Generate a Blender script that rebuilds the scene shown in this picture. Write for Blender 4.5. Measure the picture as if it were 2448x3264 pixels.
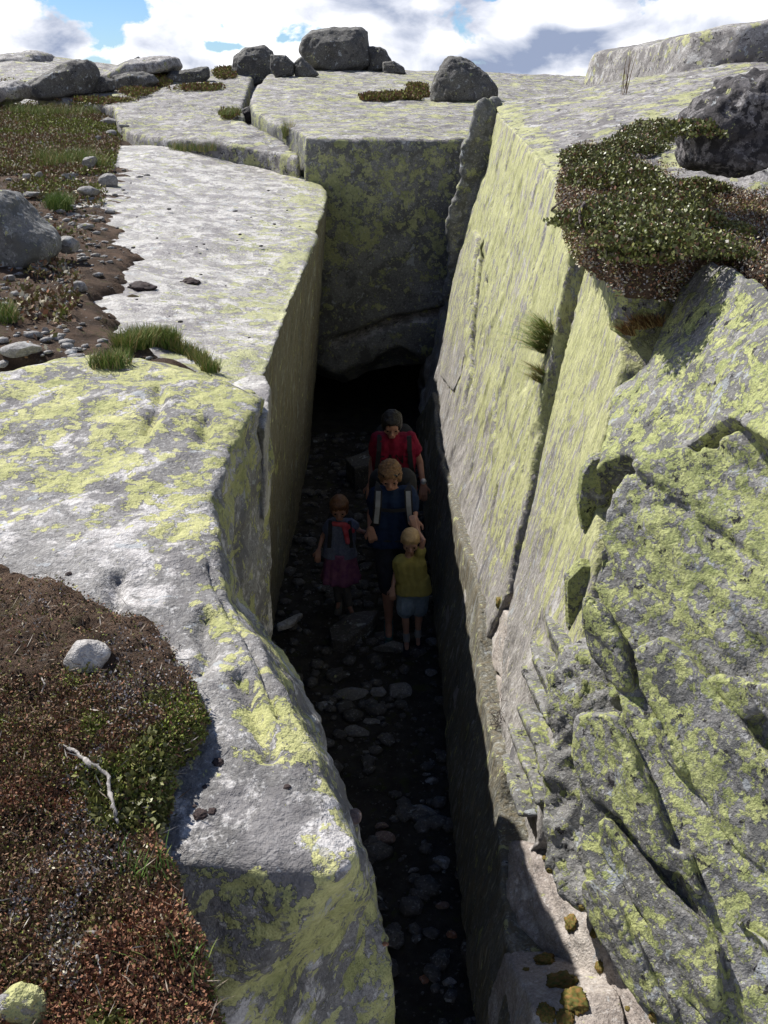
import bpy, bmesh, math, random
import numpy as np
from mathutils import Vector, Matrix
R = math.radians
random.seed(7); rng = np.random.default_rng(7)
scene = bpy.context.scene
for o in list(bpy.data.objects): bpy.data.objects.remove(o)
COL = scene.collection
# ------------------------------------------------------------------ camera, sky, sun, exposure
F = 2948.0; CX, CY = 1224.0, 1632.0; PITCH = R(24.3); CZ = 4.4
cam_d = bpy.data.cameras.new('camera'); cam = bpy.data.objects.new('camera', cam_d); COL.objects.link(cam)
cam.location = (0, 0, CZ); cam.rotation_euler = (R(90) - PITCH, 0, 0)
cam_d.sensor_fit = 'VERTICAL'; cam_d.sensor_height = 24; cam_d.sensor_width = 18
cam_d.lens = 24 * F / 3264.0; cam_d.clip_start = .05; cam_d.clip_end = 2000
scene.camera = cam
SUNV = Vector((-1.31, 1.2, 2.0)).normalized()
sun_d = bpy.data.lights.new('sun', 'SUN'); sun = bpy.data.objects.new('sun', sun_d); COL.objects.link(sun)
sun_d.energy = 4.6; sun_d.angle = R(.53); sun_d.color = (1, .965, .91)
sun.rotation_euler = SUNV.to_track_quat('Z', 'Y').to_euler(); sun.location = (0, 0, 12)
scene.view_settings.view_transform = 'Standard'; scene.view_settings.look = 'None'
scene.view_settings.exposure = 0.76; scene.view_settings.gamma = 1
scene.view_settings.use_curve_mapping = False
scene.cycles.max_bounces = 4; scene.cycles.diffuse_bounces = 2; scene.cycles.glossy_bounces = 2
scene.cycles.use_denoising = True
scene.cycles.use_adaptive_sampling = True; scene.cycles.adaptive_threshold = .02

class NT:
    """small node helper"""
    def __init__(s, tree): s.t = tree; s.n = tree.nodes; s.l = tree.links
    def put(s, sock, v):
        if v is None: return
        if isinstance(v, bpy.types.NodeSocket): s.l.new(v, sock)
        else: sock.default_value = v
    def node(s, typ, ins=None, **kw):
        n = s.n.new(typ)
        for k, v in kw.items(): setattr(n, k, v)
        for k, v in (ins or {}).items(): s.put(n.inputs[k], v)
        return n
    def math(s, op, a, b=None, c=None, clamp=False):
        n = s.n.new('ShaderNodeMath'); n.operation = op; n.use_clamp = clamp
        s.put(n.inputs[0], a); s.put(n.inputs[1], b); s.put(n.inputs[2], c); return n.outputs[0]
    def mix(s, f, a, b, mode='MIX'):
        n = s.n.new('ShaderNodeMix'); n.data_type = 'RGBA'; n.blend_type = mode
        c4 = lambda v: (*v, 1) if isinstance(v, tuple) and len(v) == 3 else v
        s.put(n.inputs[0], f); s.put(n.inputs[6], c4(a)); s.put(n.inputs[7], c4(b)); return n.outputs[2]
    def rng(s, v, a, b, c=0., d=1.):
        n = s.n.new('ShaderNodeMapRange'); n.clamp = True
        s.put(n.inputs[0], v); s.put(n.inputs[1], a); s.put(n.inputs[2], b); s.put(n.inputs[3], c); s.put(n.inputs[4], d)
        return n.outputs[0]
    def noise(s, vec, scale, detail=4., rough=.5, dist=0.):
        n = s.n.new('ShaderNodeTexNoise'); s.put(n.inputs['Vector'], vec)
        s.put(n.inputs['Scale'], scale); s.put(n.inputs['Detail'], detail); s.put(n.inputs['Roughness'], rough); s.put(n.inputs['Distortion'], dist)
        return n.outputs['Fac']
    def voro(s, vec, scale, feature='F1', rand=1.):
        n = s.n.new('ShaderNodeTexVoronoi'); n.feature = feature
        s.put(n.inputs['Vector'], vec); s.put(n.inputs['Scale'], scale); s.put(n.inputs['Randomness'], rand); return n.outputs[0]
    def mapping(s, vec, scale=(1, 1, 1), loc=(0, 0, 0), rot=(0, 0, 0)):
        n = s.n.new('ShaderNodeMapping'); s.put(n.inputs[0], vec); n.inputs[1].default_value = loc; n.inputs[2].default_value = rot; n.inputs[3].default_value = scale
        return n.outputs[0]

world = bpy.data.worlds.new('World'); scene.world = world; world.use_nodes = True
def build_world():
    t = NT(world.node_tree); t.n.clear()
    out = t.node('ShaderNodeOutputWorld'); bg = t.node('ShaderNodeBackground')
    sky = t.node('ShaderNodeTexSky', sky_type='NISHITA', sun_disc=False)
    sky.sun_elevation = math.asin(SUNV.z); sky.sun_rotation = math.atan2(SUNV.x, SUNV.y)
    sky.altitude = 1200; sky.air_density = 1; sky.dust_density = .6; sky.ozone_density = 1.2
    skyc = t.mix(1., sky.outputs[0], (SKY_K * .74, SKY_K * .98, SKY_K * 1.32), 'MULTIPLY')
    g = t.node('ShaderNodeTexCoord').outputs['Generated']
    sep = t.node('ShaderNodeSeparateXYZ', {0: g})
    x, y, z = sep.outputs
    az = t.math('ARCTAN2', x, y); el = t.math('ARCSINE', z)
    # scattered cumulus: stretched along the horizon, packed closer together towards it
    n1 = t.noise(t.mapping(g, (1, 1, 1.5), (3.1, 1.7, .4)), 13., 9, .58, .2); n2 = t.noise(t.mapping(g, (1, 1, 1.7), (7.3, 2.2, 5.)), 11., 8, .56, .3)
    def blob(a0, e0, sa, se):
        da = t.math('DIVIDE', t.math('SUBTRACT', az, R(a0)), R(sa)); de = t.math('DIVIDE', t.math('SUBTRACT', el, R(e0)), R(se))
        r2 = t.math('ADD', t.math('MULTIPLY', da, da), t.math('MULTIPLY', de, de))
        return t.math('EXPONENT', t.math('MULTIPLY', r2, -1.))
    cover = t.rng(el, 0., R(38), .24, -.02)         # much cloud low down, little overhead
    s_ = t.math('ADD', n1, cover)
    for a0, e0, sa, se, k in ((-15.2, 4.6, 2.4, 1.6, -.40), (-14.6, 2.7, 1.1, .8, -.20), (-15.6, 1.55, 1.5, .35, -.22), (-8.6, 2.35, 1.5, .32, -.2), (5.9, 4.9, .8, .35, -.3), (14.5, 4.8, 1.2, .4, -.12)):
        s_ = t.math('ADD', s_, t.math('MULTIPLY', blob(a0, e0, sa, se), k))
    mask = t.rng(s_, .56, .62)
    shade = n2
    for a0, e0, sa, se, k in ((7.2, 1.9, 6.2, 1.5, .27), (4., 3.9, 5., 1., .10), (12., 3.2, 3.5, .8, .16), (-17.4, 2.5, 1.7, 1.0, .22), (3.4, 2.5, 1.0, .6, -.30), (7.1, 3.4, 1.0, .5, -.30), (10.9, 3.75, 1.7, .5, -.32), (2.2, 4.4, 2.0, .5, -.25), (13.6, 2.2, 1.2, .8, -.2), (-8, 3.2, 6, 1.6, -.12), (-20, 3.6, 2, .8, -.15), (19, 4.4, 3.5, .7, -.25), (8, .6, 6, .35, -.22)):
        shade = t.math('ADD', shade, t.math('MULTIPLY', blob(a0, e0, sa, se), k))
    sh = t.rng(shade, .38, .72)
    cl = t.mix(sh, (.84, .84, .86), (.20, .24, .34))
    cl = t.mix(t.rng(el, R(5), R(45), 0, .65), cl, (.20, .205, .215))
    c = t.mix(mask, skyc, cl)
    t.put(bg.inputs[0], c); bg.inputs[1].default_value = 1.0
    t.l.new(bg.outputs[0], out.inputs[0])
SKY_K = .052
build_world()

# ------------------------------------------------------------------ pixel <-> place helpers
cp, sp = math.cos(PITCH), math.sin(PITCH)
def ray(px, py):
    a, b = px - CX, CY - py
    return np.array((a, F * cp + b * sp, -F * sp + b * cp)) / F
CAM = np.array((0, 0, CZ))
def onplane(px, py, n, c):            # plane n.x = c
    r = ray(px, py); n = np.array(n, float); return CAM + r * ((c - n @ CAM) / (n @ r))
def Zp(px, py, z): return onplane(px, py, (0, 0, 1), z)
def Yp(px, py, y): return onplane(px, py, (0, 1, 0), y)
def Xp(px, py, x): return onplane(px, py, (1, 0, 0), x)
def Wp(px, py, off=0.): return onplane(px, py, (1, 0, -.212), .5 - .212 * .5 + off)   # leaning right wall
CN = np.array((.6, .6, -.5)); CN /= np.linalg.norm(CN)
CC = CN @ np.array((.98, 3.2, 3.15))
def Cp(px, py, off=0.): return onplane(px, py, CN, CC + off)                           # near right face
def proj(co):
    d = co - CAM; dep = d[:, 1] * cp - d[:, 2] * sp
    dep = np.where(dep < .05, .05, dep)
    return CX + F * d[:, 0] / dep, CY - F * (d[:, 1] * sp + d[:, 2] * cp) / dep

# ------------------------------------------------------------------ numpy gradient noise
_perm = np.random.default_rng(3).permutation(256); _perm = np.concatenate([_perm, _perm, _perm])
_g = np.random.default_rng(4).normal(size=(256, 3)); _g /= np.linalg.norm(_g, axis=1)[:, None]
def perlin(p):
    i = np.floor(p).astype(int); f = p - i; i &= 255
    u = f * f * f * (f * (f * 6 - 15) + 10); r = 0
    for dx in (0, 1):
        wx = u[:, 0] if dx else 1 - u[:, 0]
        for dy in (0, 1):
            wy = u[:, 1] if dy else 1 - u[:, 1]
            for dz in (0, 1):
                wz = u[:, 2] if dz else 1 - u[:, 2]
                h = _perm[_perm[_perm[i[:, 0] + dx] + i[:, 1] + dy] + i[:, 2] + dz]
                g = _g[h]
                r = r + wx * wy * wz * (g[:, 0] * (f[:, 0] - dx) + g[:, 1] * (f[:, 1] - dy) + g[:, 2] * (f[:, 2] - dz))
    return r * 1.5
def fbm(p, octv=4, gain=.5, ridge=False):
    a, s, r = 1., 0., 0
    for k in range(octv):
        n = perlin(p * 2 ** k + 17.3 * k)
        if ridge: n = 1 - 2 * np.abs(n)
        r = r + a * n; s += a; a *= gain
    return r / s
def sstep(x, a, b):
    t = np.clip((x - a) / (b - a), 0, 1); return t * t * (3 - 2 * t)

# ------------------------------------------------------------------ scene helpers
def tag(o, label=None, cat=None, group=None, kind=None):
    if label: o['label'] = label
    if cat: o['category'] = cat
    if group: o['group'] = group
    if kind: o['kind'] = kind
    return o
def link(name, me, mat=None, parent=None):
    o = bpy.data.objects.new(name, me); COL.objects.link(o)
    if mat is not None:
        if len(me.materials) == 0: me.materials.append(mat)
    if parent is not None:
        o.parent = parent; o.matrix_parent_inverse = Matrix.Translation(-Vector(parent.location))
    return o
def empty(name, loc):
    o = bpy.data.objects.new(name, None); COL.objects.link(o); o.location = Vector(loc); o.empty_display_size = .1
    return o
def mesh_np(name, co, faces):
    me = bpy.data.meshes.new(name); me.from_pydata([tuple(c) for c in co], [], faces); me.update(); return me
def mesh_arr(name, co, fa):            # fast: equal-size faces, fa (n,k)
    me = bpy.data.meshes.new(name); n, k = fa.shape
    me.vertices.add(len(co)); me.vertices.foreach_set('co', np.asarray(co, np.float32).ravel())
    me.loops.add(n * k); me.loops.foreach_set('vertex_index', fa.astype(np.int32).ravel())
    me.polygons.add(n); me.polygons.foreach_set('loop_start', np.arange(0, n * k, k, dtype=np.int32))
    me.polygons.foreach_set('loop_total', np.full(n, k, np.int32)); me.update(calc_edges=True)
    return me
def getco(me):
    a = np.empty(len(me.vertices) * 3, np.float32); me.vertices.foreach_get('co', a); return a.reshape(-1, 3).astype(float)
def getno(me):
    a = np.empty(len(me.vertices) * 3, np.float32); me.vertex_normals.foreach_get('vector', a); return a.reshape(-1, 3).astype(float)
def setco(me, co): me.vertices.foreach_set('co', np.asarray(co, np.float32).ravel()); me.update()
def smooth(me): me.polygons.foreach_set('use_smooth', np.ones(len(me.polygons), bool))
def set_attr(me, name, vals):
    a = me.attributes.new(name, 'FLOAT', 'POINT'); a.data.foreach_set('value', np.asarray(vals, np.float32))
def set_col(me, cols):
    a = me.color_attributes.new('col', 'FLOAT_COLOR', 'POINT'); a.data.foreach_set('color', np.concatenate([cols, np.ones((len(cols), 1))], 1).astype(np.float32).ravel())
def remesh(co, faces, voxel, sm=6, smf=.5, cut=()):
    me = mesh_np('tmp', co, faces); bm = bmesh.new(); bm.from_mesh(me)
    bmesh.ops.recalc_face_normals(bm, faces=bm.faces); bm.to_mesh(me); bm.free()
    o = bpy.data.objects.new('tmp', me); COL.objects.link(o)
    cutters = []
    for cg in cut:
        cm = mesh_np('cut', *cg); bm = bmesh.new(); bm.from_mesh(cm); bmesh.ops.recalc_face_normals(bm, faces=bm.faces); bm.to_mesh(cm); bm.free()
        co_ = bpy.data.objects.new('cut', cm); COL.objects.link(co_); cutters.append(co_)
        b = o.modifiers.new('b', 'BOOLEAN'); b.operation = 'DIFFERENCE'; b.solver = 'EXACT'; b.object = co_
    m = o.modifiers.new('r', 'REMESH'); m.mode = 'VOXEL'; m.voxel_size = voxel; m.use_smooth_shade = True
    if sm:
        s = o.modifiers.new('s', 'SMOOTH'); s.factor = smf; s.iterations = sm
    dg = bpy.context.evaluated_depsgraph_get(); me2 = bpy.data.meshes.new_from_object(o.evaluated_get(dg))
    for co_ in cutters: bpy.data.objects.remove(co_)
    bpy.data.objects.remove(o); bpy.data.meshes.remove(me); return me2
def rings_geo(rings):
    co = []; fa = []; n = len(rings[0])
    for r in rings: co += [tuple(map(float, p)) for p in r]
    fa.append(list(range(n)))
    for k in range(len(rings) - 1):
        for i in range(n):
            j = (i + 1) % n; fa.append([k * n + i, k * n + j, (k + 1) * n + j, (k + 1) * n + i])
    fa.append(list(range((len(rings) - 1) * n, len(rings) * n))[::-1])
    return co, fa
def prism(outline, vec): return rings_geo([outline, [np.array(p) + np.array(vec) for p in outline]])
def join_geo(*gs):
    co, fa = [], []
    for c, f in gs:
        b = len(co); co += list(c); fa += [[i + b for i in q] for q in f]
    return co, fa
TRI = 0
def rock(name, geo, voxel, mat, sm=6, amp=.02, sc=1.5, amp2=.006, sc2=9., aniso=(1, 1, 1), warp=None, cull=None, fn=None, lich=None, parent=None, rot=None, ridge=0., cut=()):
    """closed shape -> voxel skin -> weathered surface"""
    global TRI
    me = remesh(geo[0], geo[1], voxel, sm, cut=cut)
    co = getco(me)
    if warp: co = warp(co); setco(me, co)
    no = getno(me)
    q = co * np.array(aniso) if rot is None else (co @ np.array(rot).T) * np.array(aniso)
    d = amp * fbm(q * sc, 4) + amp2 * fbm(q * sc2 + 5.1, 3)
    if ridge: d = d + ridge * fbm(q * sc * 2.3 + 9.2, 4, .55, True)
    if fn is not None: d = d + fn(co, no)
    co = co + no * d[:, None]; setco(me, co)
    if cull is not None:
        kill = cull(co, no)
        bm = bmesh.new(); bm.from_mesh(me); bm.verts.ensure_lookup_table()
        bmesh.ops.delete(bm, geom=[bm.verts[i] for i in np.nonzero(kill)[0]], context='VERTS'); bm.to_mesh(me); bm.free()
        co = getco(me)
    if lich is not None:
        px, py = proj(co); set_attr(me, 'lich', lich(px, py, co) if callable(lich) else np.full(len(co), lich))
    smooth(me); me.name = name; TRI += 2 * len(me.polygons)
    return link(name, me, mat, parent)
def segdist(px, py, pts):
    best = np.full(px.shape, 1e9); along = np.zeros(px.shape)
    for k, ((x0, y0), (x1, y1)) in enumerate(zip(pts[:-1], pts[1:])):
        dx, dy = x1 - x0, y1 - y0; t = np.clip(((px - x0) * dx + (py - y0) * dy) / (dx * dx + dy * dy), 0, 1)
        d = np.hypot(px - x0 - t * dx, py - y0 - t * dy); m = d < best; best = np.where(m, d, best); along = np.where(m, k + t, along)
    return best, along
def crack3(co, pts3, w, depth):       # groove along a 3-D polyline
    best = np.full(len(co), 1e9)
    for a, b in zip(pts3[:-1], pts3[1:]):
        a, b = np.array(a), np.array(b); ab = b - a; t = np.clip(((co - a) @ ab) / (ab @ ab), 0, 1)
        best = np.minimum(best, np.linalg.norm(co - a - t[:, None] * ab, axis=1))
    wob = 1 + .5 * fbm(co * 6, 2)
    return -depth * np.exp(-(best / (w * wob)) ** 2)

# ------------------------------------------------------------------ materials
def mat_new(name):
    m = bpy.data.materials.new(name); m.use_nodes = True; t = NT(m.node_tree)
    return m, t, t.n['Principled BSDF']
def rock_mat(name, ca=(.20, .195, .20), cb=(.42, .41, .40), pale=(.60, .59, .57), pale_t=.60, lich=None, L=5., lcol=((.29, .30, .125), (.50, .49, .25)),
             dark=(.085, .08, .085), dark_t=.60, stretch=(1, 1, 1), rot=(0, 0, 0), streak=0., rough=.82, speck=1., bump=1., black_t=.66):
    m, t, bs = mat_new(name)
    v0 = t.node('ShaderNodeTexCoord').outputs['Object']
    v = t.mapping(v0, stretch, (0, 0, 0), rot)
    a = t.noise(v, 1.7, 6, .62, .2); b = t.noise(v, 23., 5, .7)
    base = t.mix(t.rng(a, .36, .64), ca, cb)
    base = t.mix(t.rng(t.noise(v, 4.3, 7, .70, .3), pale_t, pale_t + .06), base, pale)
    base = t.mix(t.rng(b, .3, .7, .0, .55), base, t.mix(1., base, (.45, .43, .43), 'MULTIPLY'))
    base = t.mix(t.rng(t.noise(v, 62., 4, .75), .36, .60, .60, 0.), base, t.mix(1., base, (.38, .36, .36), 'MULTIPLY'))
    base = t.mix(t.rng(t.noise(t.mapping(v, (1, 1, 1), (2, 2, 2)), 46., 4, .75), .56, .66, 0., .5), base, t.mix(.5, pale, (.6, .6, .6)))
    # grey-mauve crust lichen
    dk = t.rng(t.noise(t.mapping(v, (1, 1, 1), (4, 9, 2)), 3.6, 7, .70, .35), dark_t, dark_t + .025)
    base = t.mix(t.math('MULTIPLY', dk, .8), base, dark)
    # pale blue-grey rosettes
    ros = t.rng(t.noise(t.mapping(v, (1, 1, 1), (14, 3, 6)), 7.5, 5, .6, .5), .63, .65)
    base = t.mix(t.math('MULTIPLY', ros, .7), base, (.34, .36, .37))
    if streak:
        s = t.noise(t.mapping(v0, (9, 9, .55), (2, 2, 2)), 3., 5, .65)
        base = t.mix(t.rng(s, .42, .62, 0, streak), base, (.14, .115, .07))
        s2 = t.noise(t.mapping(v0, (16, 16, .5), (5, 1, 2)), 3., 6, .6)
        base = t.mix(t.rng(s2, .56, .68, 0, streak * .8), base, (.34, .33, .27))
    # yellow-green map lichen: lobed colonies with a thin dark rim
    warpn = t.node('ShaderNodeTexNoise', {'Vector': v, 'Scale': 9., 'Detail': 3.}).outputs['Color']
    vw = t.node('ShaderNodeVectorMath', {0: v, 1: t.mix(1., warpn, (.09, .09, .09), 'MULTIPLY')}, operation='ADD').outputs[0]
    cell = t.voro(vw, L * 1.8, 'SMOOTH_F1')
    nn = t.noise(vw, L, 6, .70, .1); nl = t.noise(v, 1.1, 4, .55)
    f = t.math('ADD', t.math('ADD', t.math('MULTIPLY', nn, .8), t.math('MULTIPLY', nl, .28)), t.math('MULTIPLY', cell, -.25))
    f = t.math('ADD', f, t.math('MULTIPLY', t.math('SUBTRACT', b, .5), .30))
    if lich is None:
        at = t.node('ShaderNodeAttribute', attribute_name='lich').outputs['Fac']; thr = t.math('SUBTRACT', .635, t.math('MULTIPLY', at, .20))
    else: thr = .635 - .20 * lich
    d = t.math('SUBTRACT', f, thr)
    lm = t.rng(d, 0., .008)
    rim = t.math('SUBTRACT', t.rng(d, -.010, -.002), lm, clamp=True)
    holes = t.rng(t.noise(v, L * 6, 5, .75), .55, .60)
    lm = t.math('MULTIPLY', lm, t.math('SUBTRACT', 1., t.math('MULTIPLY', holes, .85)))
    lc = t.mix(t.rng(t.noise(v, L * .9, 5, .6), .35, .65), lcol[0], lcol[1])
    lc = t.mix(t.rng(t.noise(v, 38., 4, .7), .40, .62, 0, .55), lc, t.mix(1., lc, (.52, .55, .42), 'MULTIPLY'))
    lc = t.mix(t.rng(t.voro(v, 130.), .0, .45, .45, 0.), lc, (.09, .10, .03))
    col = t.mix(t.math('MULTIPLY', rim, .75), base, (.035, .04, .03))
    col = t.mix(t.math('MULTIPLY', lm, .93), col, lc)
    # second, smaller generation of colonies
    f2 = t.math('SUBTRACT', t.noise(t.mapping(vw, (1, 1, 1), (3, 3, 8)), L * 3.6, 7, .6), t.math('ADD', t.math('MULTIPLY', thr, .5), .36))
    col = t.mix(t.math('MULTIPLY', t.rng(f2, 0., .012), .85), col, t.mix(.5, lcol[0], lcol[1]))
    # black crust flecks
    bk = t.math('MULTIPLY', t.rng(t.noise(t.mapping(v, (1, 1, 1), (8, 1, 3)), 19., 7, .7), black_t, black_t + .03), speck, clamp=True)
    col = t.mix(bk, col, (.02, .018, .02))
    t.put(bs.inputs['Base Color'], col); bs.inputs['Roughness'].default_value = rough
    bs.inputs['Specular IOR Level'].default_value = .35
    h = t.math('ADD', t.math('MULTIPLY', t.noise(v, 14., 5, .7), 1.1), t.math('MULTIPLY', t.noise(v, 75., 3, .7), .40))
    h = t.math('ADD', h, t.math('MULTIPLY', lm, .10)); h = t.math('ADD', h, t.math('MULTIPLY', bk, .15))
    if streak: h = t.math('ADD', h, t.math('MULTIPLY', t.noise(t.mapping(v0, (9, 9, .55), (2, 2, 2)), 3., 5, .65), 1.4))
    bp = t.node('ShaderNodeBump', {'Height': h, 'Strength': .85 * bump, 'Distance': .022}); t.l.new(bp.outputs[0], bs.inputs['Normal'])
    return m
def plain_mat(name, c1, c2=None, scale=20., rough=.8, bump=.3, dist=.005, spec=.3):
    m, t, bs = mat_new(name); v = t.node('ShaderNodeTexCoord').outputs['Object']
    n = t.noise(v, scale, 6, .6)
    t.put(bs.inputs['Base Color'], t.mix(t.rng(n, .35, .65), c1, c2 or tuple(.75 * a for a in c1)))
    bs.inputs['Roughness'].default_value = rough; bs.inputs['Specular IOR Level'].default_value = spec
    bp = t.node('ShaderNodeBump', {'Height': t.noise(v, scale * 4, 5, .6), 'Strength': bump, 'Distance': dist}); t.l.new(bp.outputs[0], bs.inputs['Normal'])
    return m
def leaf_mat(name, rough=.5, spec=.5, trans=.0):
    m, t, bs = mat_new(name); c = t.node('ShaderNodeAttribute', attribute_name='col').outputs['Color']
    t.put(bs.inputs['Base Color'], c); bs.inputs['Roughness'].default_value = rough; bs.inputs['Specular IOR Level'].default_value = spec
    return m
def soil_mat(name, dark=(.05, .034, .024), mid=(.125, .082, .056), pale=(.17, .15, .13), scale=5.):
    m, t, bs = mat_new(name); v = t.node('ShaderNodeTexCoord').outputs['Object']
    c = t.mix(t.rng(t.noise(v, scale, 9, .65), .38, .62), dark, mid)
    c = t.mix(t.rng(t.noise(v, scale * 5, 7, .7), .60, .66), c, pale)
    c = t.mix(t.rng(t.noise(t.mapping(v, (1, 1, 1), (3, 5, 1)), scale * 1.4, 6, .6), .58, .66, 0, .7), c, (.06, .065, .022))
    t.put(bs.inputs['Base Color'], c); bs.inputs['Roughness'].default_value = .95; bs.inputs['Specular IOR Level'].default_value = .15
    h = t.math('ADD', t.noise(v, 30., 7, .7), t.math('MULTIPLY', t.noise(v, 110., 5, .7), .5))
    bp = t.node('ShaderNodeBump', {'Height': h, 'Strength': 1., 'Distance': .035}); t.l.new(bp.outputs[0], bs.inputs['Normal'])
    return m
M = dict(
    slab=rock_mat('pale_slab_rock', (.25, .235, .22), (.46, .44, .41), (.62, .60, .56), .48, None, 5.5, dark=(.17, .155, .155), dark_t=.535, rough=.55, black_t=.70),
    near=rock_mat('lichened_near_rock', (.17, .165, .16), (.35, .34, .325), (.60, .58, .56), .52, None, 4.8, ((.30, .31, .115), (.53, .51, .23)), dark=(.125, .118, .118), dark_t=.54, black_t=.70),
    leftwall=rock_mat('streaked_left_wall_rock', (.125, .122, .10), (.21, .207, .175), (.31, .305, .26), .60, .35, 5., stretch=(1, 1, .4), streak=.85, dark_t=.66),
    wall=rock_mat('lichened_right_wall_rock', (.24, .225, .205), (.42, .395, .365), (.56, .54, .51), .57, None, 9.5, ((.35, .355, .15), (.54, .53, .28)), stretch=(1, 1.25, .42), dark=(.12, .115, .125), dark_t=.60, black_t=.71),
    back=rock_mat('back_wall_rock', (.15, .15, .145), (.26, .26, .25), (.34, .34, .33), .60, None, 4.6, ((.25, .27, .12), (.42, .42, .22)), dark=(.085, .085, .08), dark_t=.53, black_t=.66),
    plateau=rock_mat('plateau_rock', (.22, .208, .20), (.42, .40, .38), (.58, .57, .55), .55, None, 3.0, dark=(.12, .11, .108), dark_t=.51, rough=.75, black_t=.585),
    boulder=rock_mat('dark_boulder_rock', (.075, .072, .065), (.16, .155, .14), (.28, .27, .25), .62, .12, 4., dark=(.05, .048, .05), dark_t=.56, black_t=.60),
    face=rock_mat('foliated_near_face_rock', (.165, .162, .152), (.30, .294, .28), (.44, .43, .415), .60, None, 13., ((.24, .27, .095), (.44, .45, .19)), stretch=(.9, .9, .9), dark=(.08, .08, .077), dark_t=.54, black_t=.61),
    pink=rock_mat('fresh_pink_rock', (.36, .31, .275), (.50, .45, .40), (.60, .56, .52), .56, .08, 6., dark=(.22, .19, .18), dark_t=.62, black_t=.68),
    rough=rock_mat('pitted_dark_rock', (.09, .083, .083), (.22, .205, .205), (.36, .345, .34), .60, .12, 5., dark=(.03, .026, .028), dark_t=.50, black_t=.52),
    stone=rock_mat('loose_stone', (.22, .21, .20), (.38, .37, .35), (.50, .49, .47), .60, .15, 9., dark_t=.62),
    soil=soil_mat('brown_heath_soil'),
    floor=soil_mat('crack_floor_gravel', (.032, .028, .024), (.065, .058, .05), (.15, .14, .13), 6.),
    leaf=leaf_mat('small_leaves', .45, .4), moss=leaf_mat('moss_fronds', .8, .2), grass=leaf_mat('grass_blades', .6, .3),
)

# ------------------------------------------------------------------ terrain
def Gy(y): return CZ + np.interp(y, [2, 4, 5, 8, 11, 14, 17, 22, 28, 32, 45, 80, 300], [-1.3, -1.25, -1.2, -1.13, -.97, -.74, -.5, .05, .62, .66, .2, -3.5, -45])
def soil_edge_x(y): return np.interp(y, [2.5, 3.5, 4.3, 4.8, 5.6, 8.2, 10, 12, 13.9, 16, 19], [-1.3, -1.25, -1.25, -1.45, -2.0, -2.5, -3.0, -3.1, -3.75, -4.35, -5.5])
def grid_mesh(xs, ys, zf):
    X, Y = np.meshgrid(xs, ys); co = np.stack([X.ravel(), Y.ravel(), np.zeros(X.size)], 1); co[:, 2] = zf(co)
    nx, ny = len(xs), len(ys); i = np.arange((ny - 1) * nx).reshape(ny - 1, nx)[:, :-1].ravel()
    return mesh_arr('grid', co, np.stack([i, i + 1, i + nx + 1, i + nx], 1)), co
def terrain_z(co):
    x, y = co[:, 0], co[:, 1]
    z = Gy(y) - .14 + .12 * fbm(co * .45, 4) + .05 * fbm(co * np.array((1.6, 3, 1)), 4, .55, True)
    z += -.25 * sstep(y, 16, 30) * fbm(co * .12, 3)
    z -= 7 * sstep(x, -3.3, -2.6) * (1 - sstep(y, 15.2, 17)) * (1 - sstep(x, 5, 6)) * 1.
    z += .45 * np.exp(-((x + 9.6) / 2.4) ** 2 - ((y - 26) / 4) ** 2)
    z -= .55 * sstep(x, 2, 9) * sstep(y, 20, 30)
    return z
xs = np.concatenate([-np.geomspace(150, 8, 40), np.linspace(-7.9, 7.9, 180), np.geomspace(8, 150, 40)])
ys = np.concatenate([np.linspace(3, 34, 330), np.geomspace(34.3, 300, 60)])
me, co = grid_mesh(xs, ys, terrain_z); smooth(me); set_attr(me, 'lich', .62 + .3 * fbm(co * .5, 2))
tag(link('terrain', me, M['plateau']), 'lichen covered rocky hillside rising to the skyline', kind='structure')
# crack floor
def floor_z(co): return .035 * fbm(co * 1.6, 4) + .012 * fbm(co * 11, 3) + .10 * sstep(np.abs(co[:, 0] + .25), .7, 1.1)
me, co = grid_mesh(np.linspace(-3.0, 3.0, 170), np.linspace(-1.5, 17, 420), floor_z); smooth(me)
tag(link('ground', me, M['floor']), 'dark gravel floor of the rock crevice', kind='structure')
# soil on the left slab
def soil_z(co):
    x, y = co[:, 0], co[:, 1]
    sd = soil_edge_x(y) - x + .38 * fbm(co * 1.5 + 3, 4) + .10 * fbm(co * 7, 3)
    return Gy(y) - .03 + .075 * np.clip(sd * 2.2, -1.5, 1) + .035 * fbm(co * 4, 4) + .012 * fbm(co * 17, 3) - .5 * sstep(-sd, .25, .8) - .6 * (1 - sstep(y, 4.2, 4.6))
me, co = grid_mesh(np.linspace(-9, -.95, 300), np.linspace(2.9, 19, 470), soil_z); smooth(me)
soil = tag(link('soil', me, M['soil']), 'brown heath soil spread over the left of the pale slab', kind='structure')

# ------------------------------------------------------------------ big rock blocks
def dn(p, z, dx=0, dy=0): return np.array((p[0] + dx, p[1] + dy, z))
def slab_top(co): x, y = co[:, 0], co[:, 1]; return Gy(y) - .02 - .09 * (np.clip(x, -3.2, 0) + 3)
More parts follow.
